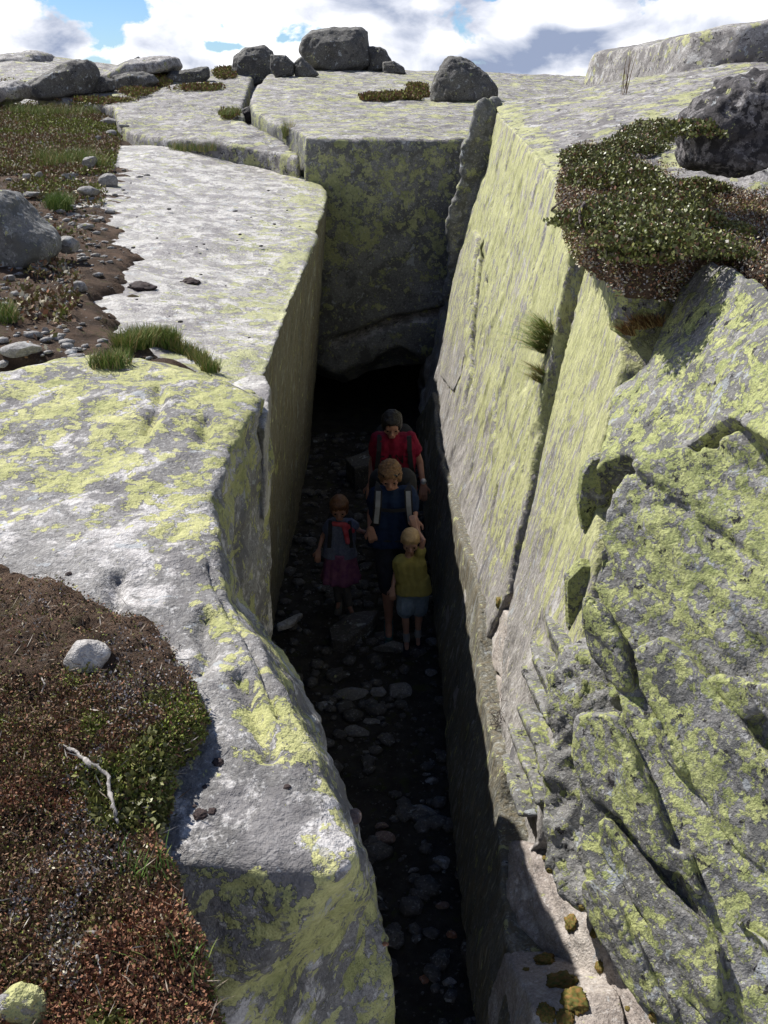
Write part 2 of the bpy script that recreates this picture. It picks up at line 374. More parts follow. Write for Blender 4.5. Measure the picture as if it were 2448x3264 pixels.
# left slab
top = [(-6.5, 4.0), (-6.5, 15), (-3.3, 14.9), (-2.6, 14.2), (-1.9, 13.7), (-1.35, 13.4), (-.9, 12.9), (-.71, 12.2), (-.68, 11), (-.70, 9.8), (-.66, 9.5), (-.69, 8), (-.70, 6.6), (-.68, 5.3), (-.72, 4.4), (-.9, 3.4), (-2, 3.2)]
r0 = [np.array((x, y, 3.2)) for x, y in top]
r1 = [np.array((x - (.34 if x > -1.5 else 0), y, -.2)) for x, y in top]
def warp_slab(co):
    w = np.clip(co[:, 2] / 3.2, 0, 1); co = co.copy(); co[:, 2] += (slab_top(co) - 3.2) * w ** 3; return co
def slab_fn(co, no):
    up = sstep(no[:, 2], .3, .8)
    d = up * (.05 * fbm(co * .7, 3) - .02)
    side = 1 - up
    d = d + side * .022 * fbm(co * np.array((3, 3, .25)) * 1.5, 4)
    d = d + crack3(co, [Zp(870, 872, 3.15), Zp(905, 850, 3.15), Zp(945, 838, 3.12), Zp(985, 826, 3.1)], .03, .06)
    d = d + crack3(co, [Zp(400, 925, 3.2), Zp(470, 905, 3.2), Zp(540, 892, 3.2), Zp(585, 905, 3.2), Zp(640, 940, 3.2)], .03, .06)
    d = d + crack3(co, [Zp(680, 960, 3.18), Zp(660, 1000, 3.18), Zp(700, 1050, 3.18)], .024, .045)
    return d
def slab_lich(px, py, co): return .42 + .60 * sstep(co[:, 0] + .25 * fbm(co * 1.2, 3), -1.7, -.8) + .1 * sstep(co[:, 1], 9, 12)
o = rock('rock_slab', rings_geo([r0, r1]), .028, M['slab'], sm=3, amp=.022, sc=1.4, amp2=.010, sc2=7, ridge=.010, warp=warp_slab, fn=slab_fn,
         cull=lambda co, no: (co[:, 0] < -1.6) & (co[:, 2] < 2.5) | (co[:, 2] < -.1) | (co[:, 0] < -6.2), lich=slab_lich)
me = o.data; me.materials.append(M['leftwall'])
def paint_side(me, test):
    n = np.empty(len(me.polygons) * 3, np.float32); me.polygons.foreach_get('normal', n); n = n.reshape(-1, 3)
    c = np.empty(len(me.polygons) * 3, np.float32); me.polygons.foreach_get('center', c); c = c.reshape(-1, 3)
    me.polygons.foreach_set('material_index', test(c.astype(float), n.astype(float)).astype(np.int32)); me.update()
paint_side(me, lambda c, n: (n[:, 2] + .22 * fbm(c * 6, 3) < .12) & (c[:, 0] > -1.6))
tag(o, 'long pale grey slab with a streaked upright side along the left of the crevice', 'rock slab')

# white corner rock between slab and near block
o = rock('rock', rings_geo([[Zp(x, y, 3.05) for x, y in ((740, 1215), (790, 1193), (845, 1195), (862, 1225), (860, 1300), (845, 1370), (760, 1330))],
                            [Zp(x, y, 3.05) + np.array((-.02, -.02, -.45)) for x, y in ((740, 1215), (790, 1193), (845, 1195), (862, 1225), (860, 1300), (845, 1370), (760, 1330))]]), .012, M['slab'], sm=9, amp=.02, sc=3, lich=.3)
tag(o, 'small rounded white rock wedged at the corner between the pale slab and the near boulder', 'rock')

# near left block
sil = [(834, 1269, 3.12), (797, 1372, 3.06), (782, 1475, 2.98), (722, 1600, 2.92), (716, 1756, 2.85), (753, 1903, 2.76), (856, 2021, 2.66), (959, 2169, 2.55), (1020, 2300, 2.48), (1035, 2420, 2.45), (1099, 2582, 2.38), (1160, 2765, 2.34), (1184, 2870, 2.26)]
topi = [(815, 1280), (745, 1380), (700, 1480), (660, 1600), (662, 1756), (715, 1903), (800, 2021), (880, 2169), (930, 2300), (975, 2420), (1040, 2560), (1100, 2690), (1090, 2760)]
NPn = np.array((0, -.10, 1.)); NPc = 2.97 - .1 * 1.6          # tilted top plane
ntop = lambda x, y: onplane(x, y, NPn, NPc)
silp = [Zp(x, y, z) for x, y, z in sil]; topp = [ntop(x, y) for x, y in topi]
backt = [ntop(-500, 1330), ntop(0, 1200), ntop(150, 1165), ntop(300, 1150), ntop(450, 1152), ntop(600, 1180), ntop(720, 1222)]
backs = [Zp(-500, 1300, 3.0), Zp(0, 1175, 3.0), Zp(150, 1140, 3.0), Zp(300, 1122, 3.0), Zp(450, 1128, 3.0), Zp(600, 1160, 3.0), Zp(725, 1208, 3.0)]
endt = [ntop(900, 2725), ntop(650, 2720), ntop(430, 2700), ntop(-400, 2700)]
ends = [np.array((-.35, 1.42, 2.62)), np.array((-.6, 1.42, 2.62)), np.array((-.85, 1.42, 2.62)), np.array((-3.2, 1.42, 2.62))]
bott = [np.array((p[0], p[1] - .1, .0)) for p in backs] + [np.array((min(p[0] - .12, .1), p[1] - .05, .0)) for p in silp]
mid = [np.array((p[0], p[1], 2.4)) for p in backs] + [np.array((p[0] - .0, p[1], p[2] - .3)) for p in silp]
for k in (-1, -2): mid[k] = np.array((mid[k][0] + .06, mid[k][1] - .1, 2.0))
mid += [np.array((p[0], 1.50, 1.9)) for p in ends]; bott += [np.array((p[0], 1.6, 0)) for p in ends]
def near_fn(co, no):
    up = sstep(no[:, 2], .2, .7)
    d = .05 * fbm(co * .9 + 4, 3) * up
    for pts in ([(505, 1240), (512, 1290), (490, 1330), (470, 1380)], [(375, 1840), (370, 1900), (350, 1950)], [(1000, 1180), (1030, 1230)],
                [(655, 1950), (640, 2010), (670, 2070), (640, 2130)], [(660, 1340), (650, 1400)], [(760, 2150), (800, 2230), (835, 2330), (860, 2400)], [(705, 1700), (690, 1790), (735, 1900), (800, 2010), (845, 2130), (900, 2260)]):
        d = d + crack3(co, [ntop(*p) for p in pts], .022, .035)
    d = d + .045 * fbm(co * 3.1 + 1, 4, .55, True) * (1 - up) - .01
    return d
def near_lich(px, py, co):
    v = .80 * sstep(-py, -1800, -1450) + .28 + .15 * sstep(-px, -400, -100) * (py < 1800)
    v = v + .70 * np.exp(-((px - (620 + .42 * (py - 1700))) / 150) ** 2) * sstep(py, 1450, 1650) * (1 - .75 * sstep(py, 2380, 2520))
    v = np.maximum(v, .80 * sstep(py, 2700, 2790))
    v = v + .25 * sstep(px, 900, 1050) * (py > 2300) - .35 * np.exp(-((px - 780) / 150) ** 2 - ((py - 2560) / 130) ** 2)
    return np.clip(v + .35 * fbm(co * 1.3, 3), 0, 1.1)
near = rock('rock_block', rings_geo([backt + topp + endt, backs + silp + ends, mid, bott]), .015, M['near'], sm=6, amp=.034, sc=1.6, amp2=.011, sc2=8, ridge=.012, fn=near_fn,
            cull=lambda co, no: (co[:, 0] < -2.6) | (co[:, 2] < 2.4) & (co[:, 0] < -1.4) | (co[:, 2] < .1) | (co[:, 0] < -1.1) & (co[:, 1] < 1.9), lich=near_lich)
tag(near, 'large near boulder with grey top and yellow lichen colonies at lower left', 'boulder')

# far left ledge E and back block D, with the joint between them
def warpE(co):
    w = np.clip((co[:, 2] - 2) / 1.2, 0, 1); co = co.copy()
    z = Gy(co[:, 1]) + .10 + .10 * fbm(np.stack([co[:, 0] * .5, co[:, 1] * .5, co[:, 1] * 0], 1), 3)
    co[:, 2] += (z - 3.2) * w; return co
E = [(-4.9, 18.4), (-4.3, 16.2), (-3.7, 15.0), (-2.9, 14.3), (-2.2, 13.9), (-1.7, 13.6), (-1.35, 13.2), (-1.12, 12.95), (-1.17, 13.4), (-1.45, 14.4), (-1.9, 15.4), (-2.3, 16.6), (-2.6, 18.5), (-2.75, 20.2), (-3.3, 26), (-8.5, 26), (-7, 20.5)]
o = rock('rock_ledge', rings_geo([[np.array((x, y, 3.2)) for x, y in E], [np.array((x, y, 2.0)) for x, y in E]]), .045, M['plateau'], sm=3, amp=.07, sc=.9, amp2=.02, sc2=5, ridge=.035, warp=warpE,
         cull=lambda co, no: co[:, 2] < 2.1, lich=lambda px, py, co: .70 + .25 * fbm(co * .8, 2))
tag(o, 'low grey rock ledge behind the pale slab, left of the dark joint', 'rock ledge')
D = [(-1.02, 12.75), (-.8, 12.66), (-.6, 12.62), (-.4, 12.6), (-.2, 12.6), (0, 12.6), (.2, 12.6), (.45, 12.6), (.7, 12.6), (1, 12.6), (1.35, 12.65), (2.2, 12.8), (3.2, 14), (5.2, 17), (6.5, 21), (7.5, 31), (-3.0, 31), (-2.62, 20.3), (-2.45, 18.5), (-2.15, 16.6), (-1.75, 15.4), (-1.32, 14.4), (-1.08, 13.3)]
def warpD(co):
    w = np.clip((co[:, 2] - 2.6) / .9, 0, 1); co = co.copy(); y = co[:, 1]
    z = CZ + np.interp(y, [12.6, 15, 18, 22, 28, 31], [-.52, -.40, -.18, .16, .62, .60]) + .08 * fbm(co * .5, 3) - .03 * np.clip(co[:, 0], -3, 6) * sstep(y, 14, 22)
    co[:, 2] += (z - 3.5) * w; return co
D0 = [np.array((x, y, 3.5)) for x, y in D]; D1 = [np.array((x, y + (.05 if y < 13 else 0), 2.3)) for x, y in D]; D2 = [np.array((x, y + (.12 if y < 13 else 0), 1.05 + .22 * x + .10 * math.sin(5 * x + 1) + .06 * math.sin(11 * x))) for x, y in D]
D2b = [np.array((x, y + (.45 if y < 13 else 0), .80 + .2 * x + .12 * math.sin(5 * x + 1))) for x, y in D]
def back_fn(co, no):
    f = sstep(-no[:, 1], .4, .8)
    d = crack3(co, [Yp(1005, 1108, 12.7), Yp(1120, 1075, 12.7), Yp(1250, 1025, 12.7), Yp(1420, 992, 12.7)], .05, .24)
    d = d + crack3(co, [Yp(990, 1235, 12.7), Yp(1130, 1225, 12.7), Yp(1250, 1180, 12.7), Yp(1400, 1165, 12.7)], .04, .14)
    d = d + f * .05 * fbm(co * 1.2, 3)
    # rounded fresh corner on the left
    return d
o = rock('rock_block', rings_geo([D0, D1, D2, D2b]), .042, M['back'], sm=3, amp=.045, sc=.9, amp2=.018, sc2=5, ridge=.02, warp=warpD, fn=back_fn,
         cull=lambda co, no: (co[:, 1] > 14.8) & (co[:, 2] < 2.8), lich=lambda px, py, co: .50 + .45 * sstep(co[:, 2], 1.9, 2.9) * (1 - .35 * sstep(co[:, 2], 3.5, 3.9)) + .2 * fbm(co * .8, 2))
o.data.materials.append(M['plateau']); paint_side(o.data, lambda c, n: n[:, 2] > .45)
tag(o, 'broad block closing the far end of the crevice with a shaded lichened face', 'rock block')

# right wall column far (C1)
rimz = lambda y: CZ + np.interp(y, [3, 4.2, 6.1, 8, 10, 12.6], [-1.0, -.72, -.60, -.44, -.28, -.12])
def wx(z): return .5 + .212 * (z - .5)
st = [13.6, 12.5, 11, 9, 7.6, 6.6, 6.12]
tops = [np.array((wx(rimz(y)) + (.05 if y > 12 else 0), y, rimz(y))) for y in st] + [Wp(1846, 760) + np.array((0, 0, .0))]
jl = [Wp(x, y) for x, y in ((1815, 900), (1780, 1050), (1750, 1200), (1712, 1400), (1672, 1600), (1640, 1750), (1610, 1900))]
lowj = [Wp(1610, 1900) + np.array((-.3, .05, -1.6))]
outline = tops + jl
def onW(y, z, off=0): return np.array((wx(z) + off, y, z))
face_o = [onW(13.6, .4), *[t for t in tops], *jl, onW(5.0, 1.3), onW(5.0, .55), onW(7, .55), onW(10, .5)]
bx = []
for p in face_o:
    bx.append(np.array((4.6, p[1], p[2] + (.55 if p[2] > 3.2 else 0))))
c1 = rings_geo([face_o, bx])
def c1_fn(co, no):
    s = sstep(-no[:, 0], .5, .85)
    d = s * (.035 * fbm(co * np.array((1, .55, .35)) * 1.3 + 2, 4))
    d = d + crack3(co, [Wp(x, y) for x, y in ((1502, 1200), (1490, 1260), (1478, 1340))], .028, .07) * s
    d = d + crack3(co, [Wp(x, y) for x, y in ((1490, 1010), (1475, 1090), (1462, 1180), (1440, 1240))], .012, .02) * s
    d = d + crack3(co, [Wp(x, y) for x, y in ((1487, 780), (1478, 880), (1473, 960))], .012, .02) * s
    d = d + .014 * sstep(fbm(co * np.array((1, 1.1, .5)) * 2.2 + 7, 3), .05, .12) * s
    d = d + .012 * s * fbm(co * np.array((1, .25, 2.2)) + 3, 3) - (1 - s) * sstep(no[:, 2], .3, .7) * .03 * fbm(co * 2, 3, .5, True) - .012 * (1 - s) * (no[:, 2] < .3)
    for pts in (((1712, 830), (1700, 930), (1694, 1010)), ((1640, 500), (1628, 620), (1622, 700)), ((1700, 1250), (1680, 1400), (1668, 1500)), ((1560, 900), (1552, 1020), (1545, 1100)), ((1600, 1150), (1585, 1300), (1580, 1380)), ((1585, 1560), (1560, 1680), (1545, 1800))):
        d = d + crack3(co, [Wp(*p) for p in pts], .018, .05) * s
    # far edge is broken and lumpy
    d = d + s * .02 * fbm(co * np.array((2, 5, .9)) + 20, 3, .6, True)
    d = d - .16 * sstep(co[:, 1], 11.2, 12.6) * sstep(fbm(co * 1.7 + 8, 3), -.25, .3) * s
    return d
def wall_lich(px, py, co):
    v = 1.12 * sstep(co[:, 2], .9, 2.3) + .14
    v = v - .55 * sstep(co[:, 0] - wx(co[:, 2]), .12, .3) * (co[:, 2] > 3.2)
    v = v - .35 * sstep(co[:, 1], 8.5, 10) * (1 - sstep(co[:, 2], 2.2, 2.9))
    return np.clip(v + .28 * fbm(co * np.array((1, 1, .5)), 3), 0, 1.6)
def slot(pts, dpt=.3): return prism([Wp(x, y) + np.array((-.1, 0, 0)) for x, y in pts], (.1 + dpt, .02, 0))
SLOTS = [slot([(1529, 800), (1548, 765), (1543, 860), (1540, 900), (1527, 1010), (1519, 1100), (1508, 1235), (1500, 1235), (1506, 1090), (1515, 1000), (1523, 890)], .30), slot([(1834, 800), (1860, 780), (1826, 940), (1802, 1050), (1772, 1200), (1734, 1400), (1716, 1420), (1752, 1200), (1782, 1050), (1808, 930)], .3)]
o = rock('rock_wall', c1, .0205, M['wall'], cut=SLOTS, sm=5, amp=.02, sc=1.5, amp2=.006, sc2=8, aniso=(1, 1, .5), fn=c1_fn,
         cull=lambda co, no: (co[:, 0] > 1.9) & (co[:, 2] < rimz(co[:, 1]) - .35) | (co[:, 0] > 4.4), lich=wall_lich)
o.data.materials.append(M['plateau']); paint_side(o.data, lambda c, n: (n[:, 2] > .6) & (c[:, 2] > 3.2) & (c[:, 0] > 1.25))
tag(o, 'tall smooth wall covered in yellow green lichen along the right of the crevice', 'rock wall')

# second column C2
c2f = [Wp(x, y, .02) for x, y in ((1880, 790), (1905, 765), (1965, 800), (1985, 900), (1975, 1050), (1968, 1180), (1958, 1240), (1925, 1400), (1895, 1520), (1905, 1640), (1900, 1780), (1880, 1900), (1850, 2060), (1800, 2200), (1775, 2400), (1750, 2560), (1725, 2680), (1680, 2720), (1640, 2740), (1602, 2700), (1590, 2500), (1597, 2300), (1609, 2100), (1628, 1950), (1662, 1760), (1697, 1600), (1738, 1400), (1777, 1200), (1808, 1050), (1846, 900))]
b2 = [np.array((2.2 if p[2] > 2.4 else p[0] + .10 + .5 * max(0, p[2] - 1.9), p[1], p[2] + (.1 if p[2] > 3 else 0))) for p in c2f]
def c2_fn(co, no):
    s = sstep(-no[:, 0], .4, .8)
    d = s * .035 * fbm(co * np.array((1, .8, .35)) * 1.6 + 12, 4)
    d = d - .07 * sstep(fbm(co * np.array((1.2, 1.2, 1.2)) + 31, 3), .1, .3) * s * sstep(2.6 - co[:, 2], .2, 1.2)
    return d + s * .03 * fbm((co @ ROTF) * np.array((.5, 6, 3)), 4, .6, True) * sstep(2.0 - co[:, 2], 0, .6)
ROTF = np.array(Matrix.Rotation(R(35), 3, 'X')).T
o = rock('rock_column', rings_geo([c2f, b2]), .016, M['wall'], sm=4, amp=.02, sc=2, amp2=.007, sc2=9, aniso=(1, 1, .5), fn=c2_fn,
         cull=lambda co, no: (co[:, 0] > 1.6), lich=lambda px, py, co: np.clip(1.12 * sstep(co[:, 2], 1.2, 2.6) + .15 + .2 * fbm(co * 1.5, 2), 0, 1.6))
tag(o, 'lichened rock column between the long joint with grass and the stepped joint', 'rock column')

# lower wall, mostly in shade (C0)
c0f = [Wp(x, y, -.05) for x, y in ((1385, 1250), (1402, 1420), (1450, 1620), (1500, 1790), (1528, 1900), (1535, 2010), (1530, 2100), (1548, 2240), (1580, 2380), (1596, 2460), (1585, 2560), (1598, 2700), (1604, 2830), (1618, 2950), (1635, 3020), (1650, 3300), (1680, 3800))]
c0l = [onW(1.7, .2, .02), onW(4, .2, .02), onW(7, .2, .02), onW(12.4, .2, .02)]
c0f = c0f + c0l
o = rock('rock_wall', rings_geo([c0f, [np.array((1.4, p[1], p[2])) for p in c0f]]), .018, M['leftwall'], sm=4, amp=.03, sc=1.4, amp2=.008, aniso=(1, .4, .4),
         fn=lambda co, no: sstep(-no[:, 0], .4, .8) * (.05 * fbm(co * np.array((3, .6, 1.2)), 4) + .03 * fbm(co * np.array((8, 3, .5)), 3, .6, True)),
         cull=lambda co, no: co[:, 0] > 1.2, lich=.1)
tag(o, 'dark fissured foot of the right wall in the shade', 'rock wall')

# near right face
cb = [Cp(x, y, -.015) for x, y in ((2060, 1478), (2140, 1425), (2215, 1452), (2300, 1400), (2450, 1330), (2900, 1300), (3100, 3600), (2300, 3900), (2150, 3330), (1960, 3050), (1900, 2900), (1870, 2760), (1850, 2600), (1840, 2450), (1850, 2330), (1960, 2300), (1990, 2240), (1930, 2130), (1885, 2060), (1895, 1900), (1893, 1760), (1925, 1620), (1985, 1540))]
def face_fn(co, no):
    q = (co @ ROTC)
    d = .075 * fbm(q * np.array((.9, 3.6, 3.6)) + 3, 4, .55, True) - .03 + .024 * fbm(q * np.array((2.5, 9, 9)), 3)
    for pts in (((1970, 1480), (2150, 1590), (2300, 1720), (2448, 1830)), ((1960, 1660), (2050, 1620), (2150, 1615), (2250, 1625)), ((2150, 1600), (2300, 1700), (2420, 1790), (2600, 1900))):
        d = d + crack3(co, [Cp(*p) for p in pts], .014, .045)
    return d
_dir = Cp(2350, 2500) - Cp(1950, 1900); _dir /= np.linalg.norm(_dir); _b = np.cross(CN, _dir)
ROTC = np.stack([_dir, _b, CN], 1)
facel = lambda px, py, co: np.clip(.98 + .2 * (py < 1900) - .12 * (py > 2800) + .35 * fbm(co * 2.0, 3), 0, 1.1)
nearface = rock('rock_outcrop', prism(cb, CN * .9), .014, M['face'], sm=4, amp=.02, sc=2, amp2=.01, sc2=10, fn=face_fn, cull=lambda co, no: (co @ CN - CC) > .5, lich=facel)
tag(nearface, 'large sloping foliated face at lower right, crossed by thin diagonal cracks', 'rock face')
def cpx(pts): return [(1350 + .6619 * x, 1900 + .6619 * y) for x, y in pts]
layers = [
    ('lichen topped blade of layered rock standing highest beside the dark hollow', .15, [(770, 570), (850, 555), (960, 570), (1020, 680), (1110, 860), (1190, 1050), (1240, 1200), (1330, 1240), (1410, 1440), (1380, 1450), (1280, 1340), (1160, 1270), (1090, 1220), (1000, 1090), (940, 1050), (850, 1000), (790, 980), (750, 850), (735, 740)]),
    ('long layered rock blade in the middle of the lower right stack', .12, [(860, 1080), (900, 1050), (960, 1110), (1080, 1250), (1200, 1400), (1290, 1480), (1400, 1560), (1500, 1690), (1480, 1830), (1420, 2050), (1380, 2061), (1250, 1900), (1180, 1800), (1130, 1680), (1110, 1560), (1000, 1420), (900, 1290), (850, 1200)]),
    ('lowest layered rock blade leaning over the pink rock', .13, [(780, 1350), (850, 1340), (950, 1440), (1050, 1620), (1130, 1780), (1200, 1900), (1270, 2030), (1200, 2030), (1080, 1960), (980, 1880), (900, 1730), (800, 1560), (775, 1450)]),
    ('short narrow sliver of rock right of the highest blade', .07, [(1110, 580), (1160, 600), (1230, 730), (1300, 850), (1250, 870), (1160, 790), (1110, 700)]),
    ('broad layered rock band running down to the right edge', .11, [(1170, 200), (1300, 300), (1450, 480), (1560, 600), (1659, 720), (1900, 950), (1900, 1600), (1659, 1320), (1500, 1220), (1420, 1080), (1300, 900), (1200, 700), (1050, 450), (1040, 260)]),
    ('layered rock band at the lower right corner', .10, [(1500, 1500), (1659, 1620), (1850, 1800), (1850, 2200), (1700, 1950), (1560, 1760), (1500, 1640)]),
    ('bright facet of rock jutting out at the right edge', .20, [(1370, 400), (1480, 390), (1659, 440), (1900, 450), (1900, 720), (1659, 560), (1570, 600), (1470, 510)]),
    ('narrow wedge of rock between hollow and upper band', .08, [(820, 20), (900, 80), (980, 220), (1020, 420), (1000, 470), (940, 460), (880, 380), (815, 270), (805, 130)]),
]
for k, (lab, off, pts) in enumerate(layers):
    nrm = -CN * off
    tilt = _b * .0
    out = [Cp(x, y, 0) for x, y in cpx(pts)]
    cen = np.mean(out, 0)
    sgn = [float((p - cen) @ _b) for p in out]; mx = max(abs(s) for s in sgn)
    # blades stand proud along their lower-left edge and die into the face on the other side
    topr = [cen + (p - cen) * .97 - CN * off * (.55 - .45 * s / mx) for p, s in zip(out, sgn)]
    botr = [p + CN * .12 for p in out]
    o = rock('rock_layer', rings_geo([topr, botr]), .011, M['face'], sm=4, amp=.018, sc=4, amp2=.007, sc2=14,
             fn=lambda co, no: .028 * fbm((co @ ROTC) * np.array((1.2, 5, 5)) + 8, 4, .55, True) - .01, lich=facel)
    tag(o, lab, 'rock layer', 'layered rock blades on the lower right face')
# bright upper block C3
n3 = np.array((.644, .041, -.437)); n3 /= np.linalg.norm(n3)
P3 = np.array((1.07, 4.15, 3.17)); c3 = n3 @ P3 - .06
c3o = [onplane(x, y, n3, c3) for x, y in ((1960, 1235), (2030, 1180), (2060, 1090), (2120, 980), (2190, 880), (2260, 825), (2340, 850), (2448, 930), (2700, 960), (2800, 1330), (2600, 1390), (2448, 1400), (2310, 1330), (2220, 1400), (2140, 1440), (2066, 1475), (1985, 1450), (1935, 1470), (1900, 1500), (1925, 1400))]
def c3_fn(co, no):
    d = .05 * fbm(co * 2.2 + 6, 4) - .03 * np.abs(fbm(co * 5, 3))
    # step ledge where the brow juts out
    return d
def c3_l(px, py, co): return np.clip(1.05 + .3 * fbm(co * 2.2, 3) - .4 * sstep(-py, -980, -900), 0, 1.1)
o = rock('rock_block', rings_geo([c3o, [p + np.array((.5, .12, -.55)) for p in c3o]]), .014, M['face'], sm=9, amp=.03, sc=2.4, amp2=.01, fn=c3_fn, lich=c3_l, cull=lambda co, no: co[:, 2] < 2.3)
tag(o, 'sunlit yellow lichened block at the right edge below the brown heather', 'rock block')
# inner lump in the dark gap beside grass, and shelf column
def lump(px0, py0, px1, py1, y, depth, lab, mat, lich=.6, seed=0, **kw):
    return None
# pink fresh rock below
pk = cpx([(410, 1200), (470, 1185), (560, 1230), (620, 1300), (720, 1370), (780, 1500), (850, 1640), (960, 1830), (1100, 2000), (1250, 2130), (1100, 2500), (600, 2500), (520, 2061), (470, 1850), (425, 1620), (405, 1400)])
pn = np.array((.80, .25, -.55)); pn /= np.linalg.norm(pn); pc = pn @ Wp(1640, 2750, -.01)
pko = [onplane(x, y, pn, pc) for x, y in pk]
o = rock('rock_block', prism(pko, pn * .6), .013, M['pink'], sm=4, amp=.03, sc=2, amp2=.006, lich=.1,
         fn=lambda co, no: .03 * fbm((co @ ROTC) * np.array((1, 7, 7)), 3, .6, True) * sstep(fbm(co * 1.3 + 4, 2), 0, .2))
tag(o, 'smooth pinkish broken rock at the bottom of the right wall with moss cushions', 'rock block')
for lab, off, pts in (('narrow pale pink rock lit at the edge of the shade', .02, [(1520, 1905), (1560, 1900), (1625, 1965), (1625, 2150), (1600, 2170), (1565, 2130), (1535, 2060)]),
                      ('dark edged pale sliver of rock beneath the shaded hollow', .03, [(1565, 2140), (1600, 2165), (1605, 2400), (1598, 2480), (1570, 2330), (1550, 2230)]),
                      ('pale pointed rock standing in the shade at the bottom edge', -.08, [(1610, 3040), (1580, 3110), (1548, 3200), (1560, 3300), (1600, 3450), (1720, 3450), (1700, 3200), (1660, 3130)])):
    out = [Wp(x, y, off) for x, y in pts]
    tag(rock('rock', prism(out, (.35, .05, 0)), .012, M['pink'], sm=4, amp=.02, sc=4, lich=.1), lab, 'rock')
hol = [Cp(x, y, .42) for x, y in ((1780, 2080), (1900, 2040), (2000, 2200), (2000, 2700), (1940, 2900), (1800, 2860), (1740, 2760), (1750, 2400))]
tag(rock('rock_block', prism(hol, CN * .4), .02, M['face'], sm=3, amp=.06, sc=4, ridge=.04, lich=.7), 'broken dark rock deep inside the hollow behind the splinters', 'rock')
# fins on the wall foot
fins = [[(455, 620), (500, 640), (560, 740), (610, 870), (645, 990), (620, 1005), (570, 900), (500, 760)], [(500, 520), (545, 530), (610, 620), (660, 760), (668, 860), (640, 850), (590, 740), (530, 620)], [(560, 210), (610, 260), (670, 380), (705, 500), (700, 570), (660, 500), (600, 380)],
        [(630, 90), (690, 140), (760, 250), (790, 390), (765, 480), (720, 390), (660, 230)], [(420, 740), (470, 800), (530, 930), (560, 1050), (525, 1035), (470, 920)], [(520, 330), (560, 350), (630, 470), (690, 600), (700, 680), (660, 640), (590, 520)]]
flab = ['thin rock splinter on the wall foot, second from the bottom', 'thin rock splinter in the middle of the wall foot', 'thin rock splinter third from the top on the wall foot', 'highest thin splinter beside the dark hollow', 'lowest thin splinter above the pink rock', 'thin rock splinter just above the middle one']
for pts, lab in zip(fins, flab):
    out = [Wp(x, y, .05) for x, y in cpx(pts)]; n_ = len(out)
    topr = [p + np.array((-.10, -.03, .02)) * (1. if 0 < k < n_ // 2 + 1 else .45) for k, p in enumerate(out)]
    o = rock('rock_splinter', rings_geo([topr, [p + np.array((.14, 0, 0)) for p in out]]), .009, M['face'], sm=2, amp=.012, sc=5, fn=lambda co, no: .014 * fbm((co @ ROTF) * np.array((4, 12, 1.5)), 3, .6, True), lich=.75)
    tag(o, lab, 'rock layer', 'thin rock splinters on the foot of the right wall')
# the outcrop carries on behind the near face, off to the right
SHF = [(1.95, 3.5), (1.8, 4.2), (1.7, 5.2), (1.8, 6.3), (5, 6.6), (9, 6.6), (9, -3), (5.2, -3), (4.7, -1.2), (4.3, .3), (3.3, 1.3), (2.45, 2.3)]
tag(rock('rock_shelf', rings_geo([[np.array((x, y, 3.40 + .12 * (y - 4))) for x, y in SHF], [np.array((x - .15, y - .1, .2)) for x, y in SHF]]), .06, M['plateau'], sm=3, amp=.08, sc=1, amp2=.02, ridge=.03, lich=.6), 'broad rock shelf behind the lower right face, mostly hidden', 'rock shelf')
# right plateau ledge in the back
zl = lambda x, y, yy: Yp(x, y, yy)
L0 = [(3.75, 13.6), (3.85, 13.0), (4.3, 12.6), (5.5, 12.4), (9.5, 12.6), (10, 20), (6, 20), (3.4, 17)]
def warpL(co):
    w = np.clip((co[:, 2] - 3.8) / 1.1, 0, 1); co = co.copy(); co[:, 2] += w * (-.24 + .17 * np.clip(co[:, 0] - 3.4, 0, 4) + .06 * fbm(co * .8, 3)); return co
o = rock('rock_ledge', rings_geo([[np.array((x, y, 5.25)) for x, y in L0], [np.array((x - .25, y - (.32 if y < 13.3 else 0), 4.0)) for x, y in L0]]), .045, M['plateau'], sm=5, amp=.06, sc=1.2, amp2=.014, sc2=5, warp=warpL, cull=lambda co, no: (co[:, 0] > 8.5) | (co[:, 2] < 4.0),
         fn=lambda co, no: crack3(co, [(3.0, 12.7, 4.55), (5, 12.4, 4.8), (9, 12.5, 5.2)], .06, .12), lich=.55)
tag(o, 'raised grey rock ledge against the sky on the right', 'rock ledge')

# ------------------------------------------------------------------ boulders and stones
def stone_mesh(name, size, seed, sub=3, facets=9, amp=.08, flat=.78, am2=.02):
    bm = bmesh.new(); bmesh.ops.create_icosphere(bm, subdivisions=sub, radius=1); me = bpy.data.meshes.new(name); bm.to_mesh(me); bm.free()
    r = np.random.default_rng(seed); co = getco(me)
    for k in range(facets):
        n = r.normal(size=3); n /= np.linalg.norm(n); h = r.uniform(flat, .95); s = co @ n
        co = co - np.clip(s - h, 0, None)[:, None] * n * .93
    co /= np.abs(co).max(0)
    u = co / np.linalg.norm(co, axis=1)[:, None]
    co = co + u * (amp * fbm(co * 1.3 + seed, 3) + am2 * fbm(co * 6 + seed, 3))[:, None]
    co *= np.array(size); setco(me, co); smooth(me); me.set_sharp_from_angle(angle=R(24)); return me
def stone(name, c, size, seed, mat, sub=3, rot=(0, 0, 0), **kw):
    global TRI
    me = stone_mesh(name, size, seed, sub, **kw); TRI += len(me.polygons)
    me.transform(Matrix.Translation(Vector(c)) @ (Matrix.Rotation(rot[2], 4, 'Z') @ Matrix.Rotation(rot[1], 4, 'Y') @ Matrix.Rotation(rot[0], 4, 'X')))
    return link(name, me, mat)
